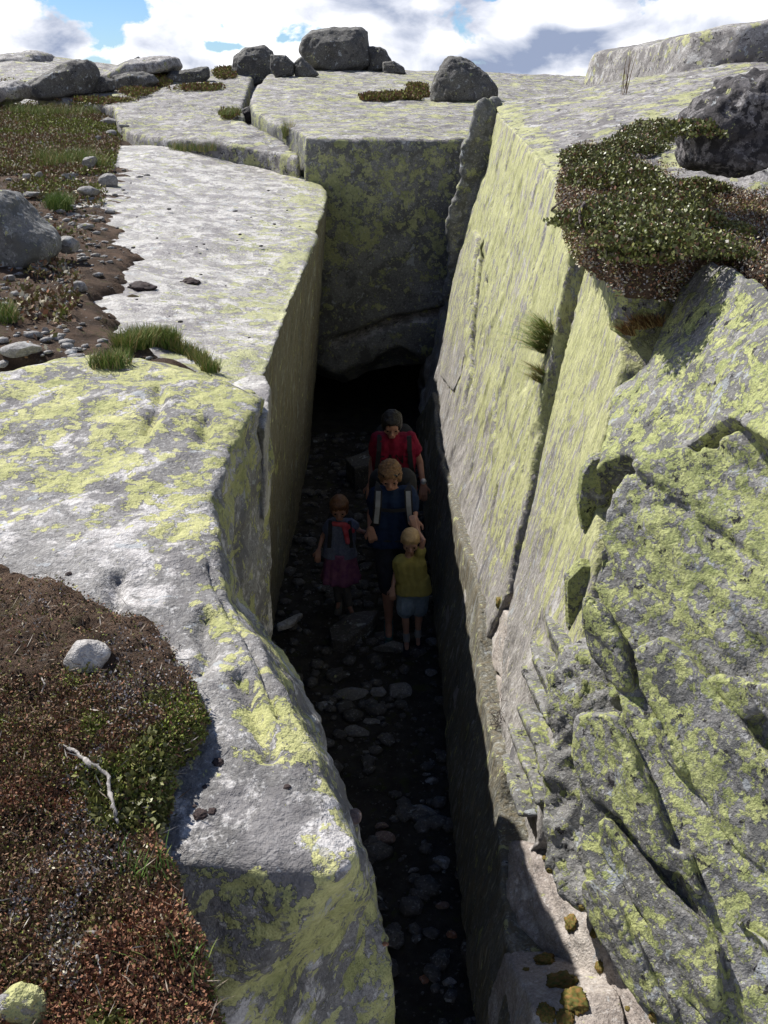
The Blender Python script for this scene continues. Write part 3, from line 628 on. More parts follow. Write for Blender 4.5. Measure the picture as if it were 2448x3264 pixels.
def hit(px, py):
    r = ray(px, py); r = r / np.linalg.norm(r)
    ok, loc, no, i, ob, m = scene.ray_cast(bpy.context.evaluated_depsgraph_get(), Vector(CAM), Vector(r))
    return (np.array(loc), np.array(no), ob) if ok else None
def boulder_px(x0, y0, x1, y1, d, lab, mat=None, seed=1, dy=.8, sub=5, cat='boulder', tilt=0, sink=.06, fac=11, lich=None, flat=.72):
    if d > 10:
        h_ = hit(min(max((x0 + x1) / 2, 5), 2440), y1 - .10 * (y1 - y0))
        if h_ is not None and h_[0][1] < 60: d = h_[0][1] + .35 * (x1 - x0) / F * h_[0][1]
    a, b = Yp(x0, (y0 + y1) / 2, d), Yp(x1, (y0 + y1) / 2, d); tz, bz = Yp((x0 + x1) / 2, y0, d)[2], Yp((x0 + x1) / 2, y1, d)[2]
    w, h = (b[0] - a[0]) / 2, (tz - bz) / 2 * (1 + sink)
    o = stone('boulder', ((a[0] + b[0]) / 2, d, tz - h), (w, w * dy, h), seed, mat or M['boulder'], sub, (0, tilt, 0), facets=fac, amp=.10, am2=.035, flat=flat)
    return tag(o, lab, cat, 'boulders along the skyline' if y1 < 420 else None)
def blob_px(pts, lab, mat='boulder', d=None, depth=None, vox=None, seed=0, ox=0, oy=0, sc=1.355, cat='boulder', amp=.05, ridge=.02, lich=.4, grp='boulders along the skyline', shrink=.72, amp2=.012, lift=0.):
    P = [(ox + x / sc, oy + y / sc) for x, y in pts]; xs_ = [p[0] for p in P]; ys_ = [p[1] for p in P]; w = max(xs_) - min(xs_); hh = max(ys_) - min(ys_)
    if d is None:
        h_ = hit(min(max(sum(xs_) / len(P), 5), 2440), max(ys_) - .08 * hh); d = h_[0][1] + .30 * w / F * h_[0][1]
    wm = w / F * d; dp = depth or .8 * wm; out = [Yp(x, y, d) for x, y in P]; c = np.mean(out, 0); c[2] -= .1 * hh / F * d
    def ring(k, dy, dz=0.): return [c + (p - c) * k + np.array((0, dy * dp, dz * wm)) for p in out]
    geo = rings_geo([ring(shrink * .8, -.5, -.03), ring(.93, -.33, -.01), ring(1., 0), ring(.9, .35), ring(.6, .5)])
    o = rock('boulder', geo, vox or wm / 60, M[mat], sm=2, amp=amp * wm, sc=2.2 / wm, amp2=amp2 * wm, sc2=11 / wm, ridge=ridge * wm, lich=lich)
    return tag(o, lab, cat, grp)
blob_px([(1295, 215), (1310, 170), (1350, 140), (1450, 125), (1560, 120), (1585, 140), (1598, 230), (1600, 285), (1560, 308), (1480, 312), (1400, 320), (1350, 300), (1310, 260)], 'largest rounded dark boulder on the middle of the skyline')
blob_px([(1015, 245), (1060, 205), (1140, 196), (1175, 225), (1190, 290), (1188, 360), (1100, 378), (1005, 374), (1002, 320)], 'squarish boulder standing left of the biggest skyline boulder', shrink=.85)
blob_px([(1170, 235), (1235, 238), (1270, 275), (1268, 325), (1200, 342), (1170, 300)], 'dark boulder tucked against the right of the squarish one')
blob_px([(1268, 275), (1300, 246), (1340, 280), (1378, 322), (1350, 338), (1278, 334)], 'low boulder at the left foot of the biggest skyline boulder')
blob_px([(1580, 205), (1640, 203), (1665, 220), (1688, 260), (1698, 310), (1590, 318)], 'boulder half hidden behind the right of the biggest one')
blob_px([(1655, 270), (1700, 262), (1745, 292), (1755, 318), (1650, 322)], 'low flat dark boulder at the far right of the skyline cluster', shrink=.6)
blob_px([(210, 430), (215, 370), (245, 290), (285, 252), (330, 253), (380, 280), (440, 330), (487, 382), (482, 412), (440, 437), (300, 450), (230, 445)], 'split grey boulder alone near the top of the right wall', ox=1224, ridge=.035, shrink=.7)
blob_px([(110, 392), (130, 360), (200, 320), (260, 283), (330, 260), (385, 263), (412, 290), (422, 330), (405, 402), (300, 425), (190, 434), (112, 420)], 'long low dark boulder on the left skyline', shrink=.8)
blob_px([(405, 340), (450, 330), (492, 345), (497, 388), (440, 408), (400, 398)], 'small black boulder touching the right of the long low one')
blob_px([(495, 330), (560, 318), (620, 310), (665, 325), (682, 352), (640, 384), (580, 394), (498, 384)], 'dark flat topped boulder between the black one and the tilted slab', shrink=.85)
blob_px([(722, 335), (735, 312), (800, 303), (900, 291), (908, 330), (890, 350), (800, 360), (723, 354)], 'thin dark slab boulder left of the squarish one', shrink=.9)
blob_px([(440, 330), (560, 265), (700, 248), (762, 250), (775, 285), (740, 306), (600, 318), (480, 335)], 'long pale slab lying behind the thin dark slab', 'plateau', d=23.5, shrink=.8, depth=1.6)
blob_px([(575, 256), (597, 244), (613, 258), (600, 266)], 'tiny pointed stone on the skyline above the pale slab', d=26, shrink=.6)
blob_px([(1035, 500), (1045, 470), (1085, 455), (1120, 480), (1135, 515), (1110, 540), (1050, 535)], 'small dark boulder sitting on the joint in the rock', 'rough')
blob_px([(-200, 250), (0, 255), (90, 230), (150, 225), (215, 240), (250, 280), (200, 330), (100, 350), (-200, 370)], 'pale rounded rock dome on the far left skyline', 'plateau', d=27, shrink=.8)
blob_px([(-160, 380), (0, 360), (80, 350), (125, 375), (110, 420), (0, 465), (-160, 470)], 'low pale rock below the dome at the left edge', 'plateau', d=19, shrink=.8)
blob_px([(-190, 20), (0, 10), (35, 18), (70, 50), (120, 105), (185, 165), (240, 222), (250, 272), (220, 315), (120, 350), (0, 362), (-190, 362)], 'dark boulder with pale lichen spots cut off by the left edge', 'back', d=7.0, oy=600, shrink=.8, grp=None, lich=.35)
boulder_px(178, 752, 252, 806, 7.3, 'small pale rock beside the dark boulder at the left edge', M['stone'], 27, sub=4)
blob_px([(60, 1030), (80, 960), (150, 925), (230, 950), (300, 1010), (330, 1080), (330, 1260), (60, 1260)], 'lichened rock in the bottom left corner', 'near', d=1.08, sc=1/.74 , oy=2466, ox=-60, shrink=.8, grp=None, lich=.9)
blob_px([(1940, 900), (1985, 865), (2060, 870), (2110, 900), (2115, 980), (2080, 1050), (2000, 1080), (1945, 1050)], 'lichened knob of rock under the edge of the heather', 'face', d=4.2, sc=1, grp=None, lich=1.1, shrink=.7)
blob_px([(1850, 1500), (1880, 1450), (1930, 1440), (1950, 1500), (1945, 1620), (1900, 1700), (1850, 1680), (1838, 1600)], 'rounded lichened lump wedged in the stepped joint', 'face', d=3.95, sc=1, grp=None, lich=1.2, shrink=.7)
blob_px([(1800, 1830), (1850, 1780), (1920, 1790), (1930, 1900), (1925, 2060), (1850, 2080), (1805, 2000)], 'pale topped lump under the dark hole in the stepped joint', 'face', d=3.72, sc=1, grp=None, lich=1.2, shrink=.7)
for o in list(COL.objects):
    if o.type == 'MESH' and o.data.attributes.get('lich') is None and o.data.materials and o.data.materials[0] and o.data.materials[0].name in ('pale_slab_rock', 'lichened_near_rock', 'plateau_rock', 'foliated_near_face_rock', 'lichened_right_wall_rock', 'back_wall_rock'):
        set_attr(o.data, 'lich', np.full(len(o.data.vertices), .55))

# ------------------------------------------------------------------ far end: broken pillar between back block and right wall
o = rock('rock_column', prism([Yp(x, y, 12.0) for x, y in ((1545, 318), (1515, 345), (1500, 420), (1472, 470), (1478, 560), (1440, 650), (1425, 735), (1436, 820), (1420, 950), (1440, 1100), (1520, 1100), (1560, 700), (1590, 420))], (.25, .9, 0)), .022, M['back'], sm=4, amp=.06, sc=2.2, amp2=.015, sc2=7, ridge=.05, lich=.62)
tag(o, 'broken shaded pillar in the corner between the back block and the right wall', 'rock column')
o = rock('rock_splinter', prism([Wp(x, y, -.05) for x, y in ((1517, 755), (1505, 732), (1468, 800), (1438, 900), (1415, 1080), (1402, 1200), (1440, 1250), (1463, 1200), (1483, 1090), (1497, 940))], (.3, .05, 0)), .02, M['wall'], sm=4, amp=.03, sc=2, aniso=(1, 1, .4), lich=lambda px, py, co: 1.0 - .5 * sstep(py, 1000, 1250))
tag(o, 'tall thin lit flake of rock split off the far end of the right wall', 'rock layer')

# ------------------------------------------------------------------ heath ground
def mound(name, pts, down, voxel, mat, amp=.03, sc=4., **kw):
    return rock(name, prism([Zp(x, y, z) if z else ntop(x, y) + np.array((0, 0, .07)) for x, y, z in pts], (0, 0, -down)), voxel, mat, sm=7, amp=amp, sc=sc, **kw)
moss = mound('moss_bank', [(x, y, 0) for x, y in ((-350, 1905), (0, 1893), (130, 1925), (280, 1955), (400, 2010), (470, 2050), (540, 2130), (585, 2200), (618, 2290), (620, 2370), (575, 2420), (525, 2460), (500, 2540), (480, 2640), (470, 2700), (500, 2800), (545, 2890), (590, 2960), (610, 3060), (650, 3160), (680, 3300), (720, 3500), (-350, 3500))], .55, .012, M['soil'], .05, 4., amp2=.022, sc2=14, ridge=.02)
tag(moss, 'thick bank of moss and dwarf heath creeping over the near boulder', 'moss bank')
heath = mound('heath_bank', [(1850, 690, 3.85), (1930, 740, 3.85), (2000, 775, 3.83), (2090, 790, 3.83), (2150, 800, 3.8), (2210, 800, 3.76), (2300, 810, 3.74), (2448, 890, 3.68), (2750, 930, 3.66), (2950, 560, 3.85), (2448, 470, 3.98), (2200, 470, 4.02), (2050, 380, 4.1), (1900, 400, 4.05), (1820, 470, 4.0), (1800, 560, 3.92)], .22, .02, M['soil'], .05, 3., amp2=.02, sc2=11)
tag(heath, 'brown heather bank on top of the right wall', 'heath bank')
bpy.context.view_layer.update()
blob_px([(1305, 560), (1325, 500), (1370, 455), (1440, 400), (1500, 355), (1580, 328), (1659, 318), (1950, 330), (1950, 700), (1659, 665), (1560, 710), (1450, 735), (1360, 722), (1308, 690)], 'pitted dark rock standing on the heath at the upper right', 'rough', d=5.2, depth=.5, ox=1224, grp=None, ridge=.05, amp2=.03, shrink=.85, vox=.013)
boulder_px(205, 2045, 355, 2150, 1.98, 'pale grey stone set in the moss', M['slab'], 33, sub=4, dy=.8)

def scatter(name, objs, count, accept, size, colf, mat, seed=1, lift=.4, asp=1.6, up=.5, hgt=0.):
    """many small leaf faces grown from the given surfaces"""
    global TRI
    r = np.random.default_rng(seed); P = []; N = []
    for o in objs:
        me = o.data; me.calc_loop_triangles(); n = len(me.loop_triangles)
        tv = np.empty(n * 3, np.int32); me.loop_triangles.foreach_get('vertices', tv); tv = tv.reshape(-1, 3)
        co = getco(me) + np.array(o.location); A = co[tv[:, 0]]; B = co[tv[:, 1]]; C_ = co[tv[:, 2]]
        nn = np.cross(B - A, C_ - A); ar = np.linalg.norm(nn, axis=1) / 2; nn /= (2 * ar[:, None] + 1e-12)
        cx, cy = proj((A + B + C_) / 3); ar = ar * np.clip(accept(cx, cy, (A + B + C_) / 3, nn), 0, None)
        k = r.choice(n, int(count / len(objs)), p=ar / ar.sum()); u = r.random((len(k), 2)); fl = u.sum(1) > 1; u[fl] = 1 - u[fl]
        P.append(A[k] + u[:, :1] * (B[k] - A[k]) + u[:, 1:] * (C_[k] - A[k])); N.append(nn[k])
    P = np.concatenate(P); N = np.concatenate(N); n = len(P)
    s = size * r.uniform(.5, 1.4, n)[:, None]
    P = P + N * (hgt * r.random((n, 1)) ** 1.5) + N * s * lift * r.random((n, 1))
    d = r.normal(size=(n, 3)) * (1 - up) + N * up; d /= np.linalg.norm(d, axis=1)[:, None]      # leaf axis
    e = np.cross(d, r.normal(size=(n, 3))); e /= np.linalg.norm(e, axis=1)[:, None]
    V = np.stack([P, P + d * s * .5 + e * s * .5 / asp, P + d * s, P + d * s * .5 - e * s * .5 / asp], 1).reshape(-1, 3)
    px, py = proj(P); cols = np.repeat(colf(px, py, P, r), 4, 0)
    me = mesh_arr(name, V, np.arange(4 * n).reshape(-1, 4)); set_col(me, cols); TRI += 2 * n
    o = link(name, me, mat); return o
def pick(r, n, cols, w):
    w = np.asarray(w, float); w = w / w.sum(-1, keepdims=True); c = np.cumsum(w * np.ones((n, len(cols))), 1); k = (r.random((n, 1)) > c).sum(1)
    out = np.array(cols)[np.clip(k, 0, len(cols) - 1)]; return 1.2 * out * r.uniform(.8, 1.2, (n, 1))
GREEN = (.16, .19, .04); OLIVE = (.12, .11, .035); RED = (.20, .095, .055); BROWN = (.15, .092, .058); PALE = (.42, .38, .28); GREY = (.22, .205, .205); YEL = (.22, .22, .05)
def moss_col(px, py, P, r):
    n = len(px); a = fbm(P * 3.1 + 4, 3); b = fbm(P * 2.3 + 40, 3); c = fbm(P * 6 + 11, 2)
    g = 1.8 * sstep(a, -.02, .12) * sstep(py, 2080, 2200) + .03; rd = 1.3 * sstep(b, -.05, .1) * sstep(py, 2450, 2650) + .10
    gl = .9 * np.exp(-((px - 480) / 130) ** 2 - ((py - 2180) / 110) ** 2) + .5 * sstep(c, .18, .25)
    pl = .12 + 1.2 * sstep(c, .15, .28) * (py > 2900)
    return pick(r, n, [GREEN, OLIVE, RED, BROWN, PALE, GREY], np.stack([g, .5 * g + .2, rd, .5 + 0 * g, pl * .2, .7 * gl], 1))
def acc_moss(px, py, co, no): return (no[:, 2] > -.2) * (.04 + .96 * sstep(py, 2120, 2300) * (.25 + sstep(fbm(co * 4, 3), -.25, .1))) * (px > -80) * (py < 3350) * (py > 1850)
sm_ = tag(scatter('moss', [moss], 260000, acc_moss, .0075, moss_col, M['moss'], 5, hgt=.012), 'green and rusty moss covering the bank at lower left', 'moss', kind='stuff')
tag(scatter('sprigs', [moss], 15000, lambda px, py, co, no: (sstep(fbm(co * 3.1 + 4, 3), .04, .14) * sstep(py, 2100, 2250)) * (px > -80) * (px < 520), .014, lambda px, py, P, r: pick(r, len(px), [(.105, .11, .03), (.085, .085, .028), (.16, .155, .05)], np.array([.5, .35, .15])), M['leaf'], 15, hgt=.022), 'small bright green leafy sprigs growing through the near moss', 'sprigs', kind='stuff')
tag(scatter('plant_litter', [moss, heath], 3600, lambda px, py, co, no: (no[:, 2] > 0) * (px > -80) * 1., .034, lambda px, py, P, r: pick(r, len(px), [(.22, .18, .14), (.10, .07, .05), (.34, .31, .27)], np.array([.4, .4, .2])), M['moss'], 25, asp=16, up=.12, hgt=.015), 'dry stems and needles strewn over the moss and heather', 'plant litter', kind='stuff')
def heath_col(px, py, P, r):
    n = len(px); a = fbm(P * 2.0 + 4, 3); g = sstep(a, .02, .2) * .5
    return pick(r, n, [OLIVE, RED, BROWN, PALE, GREY, GREEN], np.stack([.4 + g, .25 + 0 * g, .8 + 0 * g, .5 + 0 * g, .35 + 0 * g, g], 1))
tag(scatter('heather', [heath], 170000, lambda px, py, co, no: (no[:, 2] > -.3) * (px < 2560) * 1., .013, heath_col, M['moss'], 6, hgt=.03), 'brown and pale heather tufts covering the bank at upper right', 'heather', kind='stuff')
def far_acc(px, py, co, no):
    m = 0
    for x, y, sx, sy in ((520, 255, 40, 22), (640, 285, 90, 12), (720, 235, 45, 25), (430, 300, 70, 14), (250, 330, 200, 14), (30, 262, 40, 12), (1290, 310, 90, 12), (1200, 318, 60, 8), (60, 345, 60, 10), (1330, 285, 40, 14), (730, 370, 40, 12)): m = m + np.exp(-((px - x) / sx) ** 2 - ((py - y) / sy) ** 2)
    return sstep(m + .5 * fbm(co * 2, 3), .45, .7) * (no[:, 2] > .2)
far_objs = [o for o in COL.objects if o.type == 'MESH' and (o.name == 'terrain' or o.name.startswith('rock_ledge') or o.name.startswith('rock_block')) and any(m_ and m_.name == 'plateau_rock' for m_ in o.data.materials) and min(v[1] for v in (o.bound_box[0], o.bound_box[6])) > 2]
tag(scatter('far_heath', far_objs[:3], 60000, far_acc, .045, lambda px, py, P, r: pick(r, len(px), [OLIVE, BROWN, GREEN, YEL, RED], np.array([.35, .3, .15, .1, .1])), M['moss'], 18, hgt=.06), 'brown and olive heath growing between the skyline boulders', 'heath plants', kind='stuff')
# glossy creeping shrub, in overlapping cushions
SH = [(1900, 500, .34), (1985, 450, .34), (2080, 460, .38), (2170, 400, .26), (1890, 590, .26), (2000, 580, .40), (2110, 620, .36), (1930, 700, .28), (2060, 720, .36), (2180, 700, .25), (2010, 790, .25), (2120, 800, .28), (2230, 640, .22), (2250, 740, .18), (2330, 760, .14), (2290, 830, .14)]
_r = random.Random(3)
SH = [(x + _r.uniform(-45, 45), y + _r.uniform(-40, 40), rd * _r.uniform(.55, 1.0)) for x, y, rd in SH + SH]
shco = []
for k, (x, y, rad) in enumerate(SH):
    h_ = hit(x, y)
    if h_ is None: continue
    c = h_[0]; n = 3000
    rr = np.random.default_rng(50 + k); v = rr.normal(size=(n, 3)); v /= np.linalg.norm(v, axis=1)[:, None]; v[:, 2] = np.abs(v[:, 2])
    lump_ = 1 + .45 * fbm(v * 2.2 + k * 5, 3); rad_ = (.55 + .45 * rr.random((n, 1)) ** .4) * lump_[:, None]
    shco.append(c + v * rad_ * np.array((rad, rad * .9, rad * .40)) * .85)
P = np.concatenate(shco); r = np.random.default_rng(9); n = len(P); s = .021 * r.uniform(.6, 1.25, (n, 1))
d = r.normal(size=(n, 3)) + np.array((0, 0, .7)); d /= np.linalg.norm(d, axis=1)[:, None]; e = np.cross(d, r.normal(size=(n, 3))); e /= np.linalg.norm(e, axis=1)[:, None]
V = np.stack([P, P + d * s * .5 + e * s * .34, P + d * s, P + d * s * .5 - e * s * .34], 1).reshape(-1, 3)
me = mesh_arr('leaves', V, np.arange(4 * n).reshape(-1, 4)); set_col(me, np.repeat(pick(r, n, [(.08, .09, .025), (.12, .135, .035), (.19, .19, .06), (.13, .065, .035), (.06, .05, .03)], np.array([.3, .3, .15, .13, .12])), 4, 0)); TRI += 2 * n
shrub = tag(link('leaves', me, M['leaf']), 'low glossy green shrub creeping over the top of the right wall', 'shrub', kind='stuff'); shrub.name = 'creeping_shrub'

# grass tufts
def blades(pts, hgt, lean=.5, width=.0022, seed=1, cols=((.09, .15, .03), (.16, .19, .05), (.30, .24, .11)), w=(.42, .33, .25), dirb=(0, 0, 0)):
    r = np.random.default_rng(seed); n = len(pts); pts = np.asarray(pts)
    az = r.uniform(0, 2 * math.pi, n); ln = r.uniform(.1, 1, n) * lean; h = hgt * r.uniform(.5, 1.15, n)
    dv = np.stack([np.cos(az) * ln, np.sin(az) * ln, np.ones(n)], 1) + np.array(dirb); side = np.stack([-np.sin(az + r.normal(size=n)), np.cos(az), np.zeros(n)], 1)
    V = []
    for t_, w_ in ((0, 1.), (.5, .8), (1., .05)):
        c = pts + dv * (h * t_)[:, None] + np.stack([np.cos(az), np.sin(az), -np.ones(n) * .8], 1) * (ln * h * .5 * t_ * t_)[:, None]
        V += [c - side * width * w_, c + side * width * w_]
    V = np.stack(V, 1); fa = []
    q = np.arange(n)[:, None] * 6; fa = np.concatenate([q + np.array((0, 1, 3, 2)), q + np.array((2, 3, 5, 4))])
    me = mesh_arr('grass', V.reshape(-1, 3), fa); set_col(me, np.repeat(pick(r, n, list(cols), np.array(w)), 6, 0)); return me
def tuft(centers, n, rad, hgt, lab, seed=1, cat='grass tuft', **kw):
    global TRI
    r = np.random.default_rng(seed + 90); pts = []
    for (x, y) in centers:
        h_ = hit(x, y)
        if h_ is None: continue
        a = r.uniform(0, 6.28, n); q = rad * np.sqrt(r.random(n)); pts.append(h_[0] + np.stack([np.cos(a) * q, np.sin(a) * q, np.full(n, -.01)], 1))
    pts = np.concatenate(pts); me = blades(pts, hgt, seed=seed, **kw); TRI += 4 * len(pts)
    return tag(link('grass_tuft', me, M['grass']), lab, cat)
tuft([(x, 1165 - 60 * math.sin((x - 300) / 160.) * 0) for x in (320, 350, 380)] , 200, .06, .10, 'thin grass at the left end of the strip behind the near boulder', 1)
tuft([(400, 1120), (430, 1108), (460, 1100), (490, 1098), (520, 1100), (545, 1108)], 520, .055, .14, 'densest green grass tuft in the strip behind the near boulder', 2)
tuft([(570, 1120), (600, 1130), (625, 1145), (650, 1160), (672, 1180)], 220, .05, .10, 'yellowing grass at the right end of the strip behind the near boulder', 3, w=(.25, .35, .4))
tuft([(180, 540), (220, 525), (260, 520), (300, 540), (150, 520)], 400, .16, .24, 'broad dark grass tuft on the soil with stones under it', 4)
tuft([(175, 670), (200, 665)], 420, .09, .2, 'bright green grass tuft on the soil above the dark boulder', 5, w=(.7, .3, 0))
tuft([(15, 1020), (0, 1010)], 260, .08, .12, 'small green tuft at the left edge below the boulder', 6)
tuft([(x, 478 + 4 * (k % 2)) for k, x in enumerate((560, 590, 620, 650, 680))], 130, .09, .16, 'grass growing in the joint behind the pale slab', 7, w=(.3, .4, .3))
tuft([(912, 440), (918, 430)], 130, .06, .28, 'upright yellow grass tuft in the joint left of the back block', 8, w=(.2, .4, .4))
tuft([(720, 365), (745, 360)], 180, .14, .14, 'low grass beside the small dark boulder on the joint', 9)
for k, (x, y, l_) in enumerate(((60, 365, 'thin grass at the far edge of the heath, nearest the left edge'), (130, 370, 'second clump of thin grass along the far edge of the heath'), (200, 372, 'third clump of thin grass along the far edge of the heath'), (270, 366, 'rightmost thin grass along the far edge of the heath'))):
    tuft([(x, y), (x + 15, y + 3)], 160, .22, .26, l_, 10 + k).__setitem__('group', 'grass along the far edge of the heath')
tuft([(1742, 1120), (1750, 1090), (1758, 1060)], 340, .035, .17, 'green grass tuft hanging from the long joint in the right wall', 20, dirb=(-.8, -.1, -.1), lean=1.1)
tuft([(1728, 1215), (1734, 1190)], 160, .02, .12, 'small dry tuft below the green one in the long joint', 21, w=(.2, .3, .5), dirb=(-.8, -.1, -.2), lean=1.)
tuft([(2010, 1060), (2040, 1040), (2070, 1035), (2100, 1030)], 130, .03, .12, 'rusty brown tuft under the heather overhang', 22, cols=((.16, .08, .03), (.28, .2, .08), (.10, .05, .025)), dirb=(-.5, -.5, -.3))
tuft([(470, 2760), (500, 2780), (440, 2740)], 30, .05, .045, 'few green blades at the edge of the moss bank', 23, width=.0015, w=(.8, .2, 0))
tuft([(520, 3010), (560, 3040), (590, 3080)], 14, .05, .06, 'sparse blades at the lower edge of the moss bank', 24, width=.0012, w=(.4, .4, .2))
tuft([(1990, 300)], 9, .05, .55, 'few tall dry stalks standing on the right plateau', 25, width=.004, lean=.15, w=(0, .2, .8), cols=((.10, .06, .03), (.10, .06, .03), (.10, .06, .03)))
# heath growth on the soil at the left
def soilcol(px, py, P, r):
    n = len(px); a = fbm(P * .9 + 4, 3); g = sstep(a, -.02, .2) * (py < 620); g2 = sstep(fbm(P * 2 + 9, 2), .05, .2)
    return pick(r, n, [GREEN, OLIVE, BROWN, PALE, RED], np.stack([g + .5 * g2, g + .4, .5 - .4 * g, .2 + 0 * g, .05 + 0 * g], 1))
tag(scatter('heath_growth', [soil], 90000, lambda px, py, co, no: (px > -60) * (px < 400 - .28 * (py - 400)) * (.9 * (py < 560) + .02 + .4 * sstep(fbm(co * 1.3 + 9, 3), .08, .22)) * (py > 340) * (py < 1150), .034, soilcol, M['moss'], 8, hgt=.05), 'low green and brown heath plants on the soil at upper left', 'heath plants', kind='stuff')

# ------------------------------------------------------------------ stones one can pick out
def hstone(x0, y0, x1, y1, lab, seed, mat='stone', flat_=.55, group='loose stones on the soil', cat='stone', yaw=None, sub=3):
    cx, cy = (x0 + x1) / 2, y1 - .25 * (y1 - y0); h_ = hit(cx, cy)
    if h_ is None: return
    p = h_[0]; dep = (p - CAM) @ np.array((0, cp, -sp)); w = (x1 - x0) / F * dep / 2
    dip = math.asin((CAM[2] - p[2]) / np.linalg.norm(p - CAM)); hh = (y1 - y0) / F * dep / 2
    hz = max(.3 * w, min(hh, .8 * w) * (1 if dip < .25 else .7)); dy = max(.5 * w, min(1.3 * w, (hh - hz * math.cos(dip)) / max(math.sin(dip), .15)))
    rg = random.Random(seed)
    o = stone('stone', p + np.array((0, 0, hz * .35)), (w, dy, hz), seed, M[mat] if isinstance(mat, str) else mat, sub, (0, 0, rg.uniform(-.25, .25)), facets=14, flat=.55, amp=.05, am2=.02)
    return tag(o, lab, cat, group)
SS = [((317, 371, 380, 398), 'flat pale slab of stone at the far edge of the heath'), ((376, 395, 413, 408), 'small stone just right of the flat pale slab'), ((336, 413, 380, 432), 'stone below the flat pale slab'), ((299, 430, 325, 452), 'upright little stone left of the pale rock edge'),
      ((72, 548, 103, 574), 'dark round pebble left of the broad tuft'), ((111, 546, 139, 565), 'white pebble left of the broad tuft'), ((198, 550, 247, 579), 'stone lying in the shade of the broad tuft'), ((258, 487, 314, 539), 'yellow topped stone on the right of the broad tuft'),
      ((244, 590, 332, 627), 'long flat stone pointing at the pale slab'), ((314, 550, 391, 605), 'pale plate of stone leaning on the edge of the pale slab'), ((70, 609, 133, 627), 'flat buff stone behind the bright tuft'), ((266, 627, 325, 646), 'low grey stone under the long flat stone'),
      ((332, 664, 369, 683), 'small pale stone right of the bright tuft'), ((312, 675, 336, 710), 'small standing stone between moss and pale slab'), ((317, 764, 347, 777), 'dark flat chip on the bare slab'), ((247, 711, 303, 733), 'flat chip of stone at the slab edge above the dark boulder'), ((0, 1083, 133, 1135), 'flat pale stone at the left edge just behind the near boulder'),
      ((173, 1069, 210, 1091), 'dark pebble left of the grass strip'), ((221, 892, 280, 932), 'yellow lichened stone on the soil'), ((166, 884, 236, 903), 'flat pale stone left of the yellow lichened one'), ((10, 870, 50, 900), 'pale stone under the dark boulder'), ((130, 1040, 160, 1062), 'little grey stone near the grass strip'), ((110, 850, 160, 880), 'stone in the shade of the dark boulder')]
for k, (b, lab) in enumerate(SS): hstone(*b, lab, 100 + k)
FS = [((1096, 2294, 1187, 2354), 'large pale grey flat stone in the middle of the crevice floor', 0), ((1153, 2283, 1213, 2309), 'stone tucked behind the large pale grey one', 0), ((1056, 2171, 1176, 2234), 'wide brownish stone above the pale grey one', 0), ((1013, 2217, 1050, 2263), 'pale stone close to the left rim, below the wide brownish one', 0),
      ((1167, 2234, 1210, 2274), 'small stone between the wide brownish stone and its neighbour', 0), ((1179, 2171, 1233, 2220), 'angular stone right of the wide brownish one', 0), ((1233, 2149, 1313, 2229), 'large dim stone in front of the boy', 0), ((1153, 2383, 1187, 2406), 'small pale stone below the large flat one', 0),
      ((1228, 2358, 1246, 2378), 'tiny cluster stone right of the small pale one', 0), ((1353, 2466, 1399, 2500), 'pale stone near the right wall', 0), ((1340, 2458, 1374, 2474), 'white chip behind the pale stone near the right wall', 0), ((1187, 2609, 1240, 2650), 'pinkish stone leaning on a larger one', 1), ((1181, 2632, 1261, 2694), 'large pinkish angular stone in the lower crevice', 1),
      ((1096, 2549, 1153, 2629), 'brown stone half hidden by the near boulder', 1), ((1330, 2606, 1359, 2631), 'small white stone right of the pinkish ones', 0), ((1310, 2560, 1400, 2600), 'rubbly dim stone above the small white one', 0), ((1296, 2757, 1336, 2783), 'pale wedge of stone alone on dark gravel', 0), ((1387, 2863, 1433, 2900), 'pinkish stone beside the right wall', 1),
      ((1421, 2957, 1459, 2991), 'orange brown stone beside the right wall', 2), ((1336, 3097, 1367, 3134), 'small orange stone near the bottom edge', 2), ((1404, 3106, 1456, 3142), 'grey green stone near the bottom edge', 0), ((1216, 2994, 1240, 3015), 'small orange stone next to the near boulder', 2), ((1380, 2709, 1440, 2770), 'dim stone in the shadow of the right wall', 0),
      ((1189, 2025, 1307, 2085), 'big dark stone at the feet of the boy', 0), ((1355, 2020, 1400, 2060), 'stone on the right of the boy\'s shoes', 0), ((1345, 2120, 1395, 2160), 'dim stone by the right wall below the boy', 0), ((960, 1700, 1010, 1735), 'pale stone by the left wall beside the girl', 0), ((1380, 2830, 1410, 2850), 'small flat stone above the pinkish one', 0), ((1040, 2120, 1090, 2160), 'dim stone left of the long slab', 0), ((1500, 3230, 1530, 3262), 'pale chip of stone at the bottom edge', 0)]
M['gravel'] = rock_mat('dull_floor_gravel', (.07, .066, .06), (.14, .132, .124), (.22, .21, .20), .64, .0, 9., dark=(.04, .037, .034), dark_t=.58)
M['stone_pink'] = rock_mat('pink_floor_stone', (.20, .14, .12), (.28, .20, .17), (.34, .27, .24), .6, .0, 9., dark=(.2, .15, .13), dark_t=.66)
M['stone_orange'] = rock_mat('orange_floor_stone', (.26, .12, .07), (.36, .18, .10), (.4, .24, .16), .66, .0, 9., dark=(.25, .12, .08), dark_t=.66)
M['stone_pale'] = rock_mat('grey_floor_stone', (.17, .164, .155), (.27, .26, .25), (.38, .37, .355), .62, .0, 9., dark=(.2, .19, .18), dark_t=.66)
for k, (b, lab, c) in enumerate(FS): hstone(*b, lab, 200 + k, ('stone_pale', 'stone_pink', 'stone_orange')[c], group='stones on the crevice floor', sub=4)
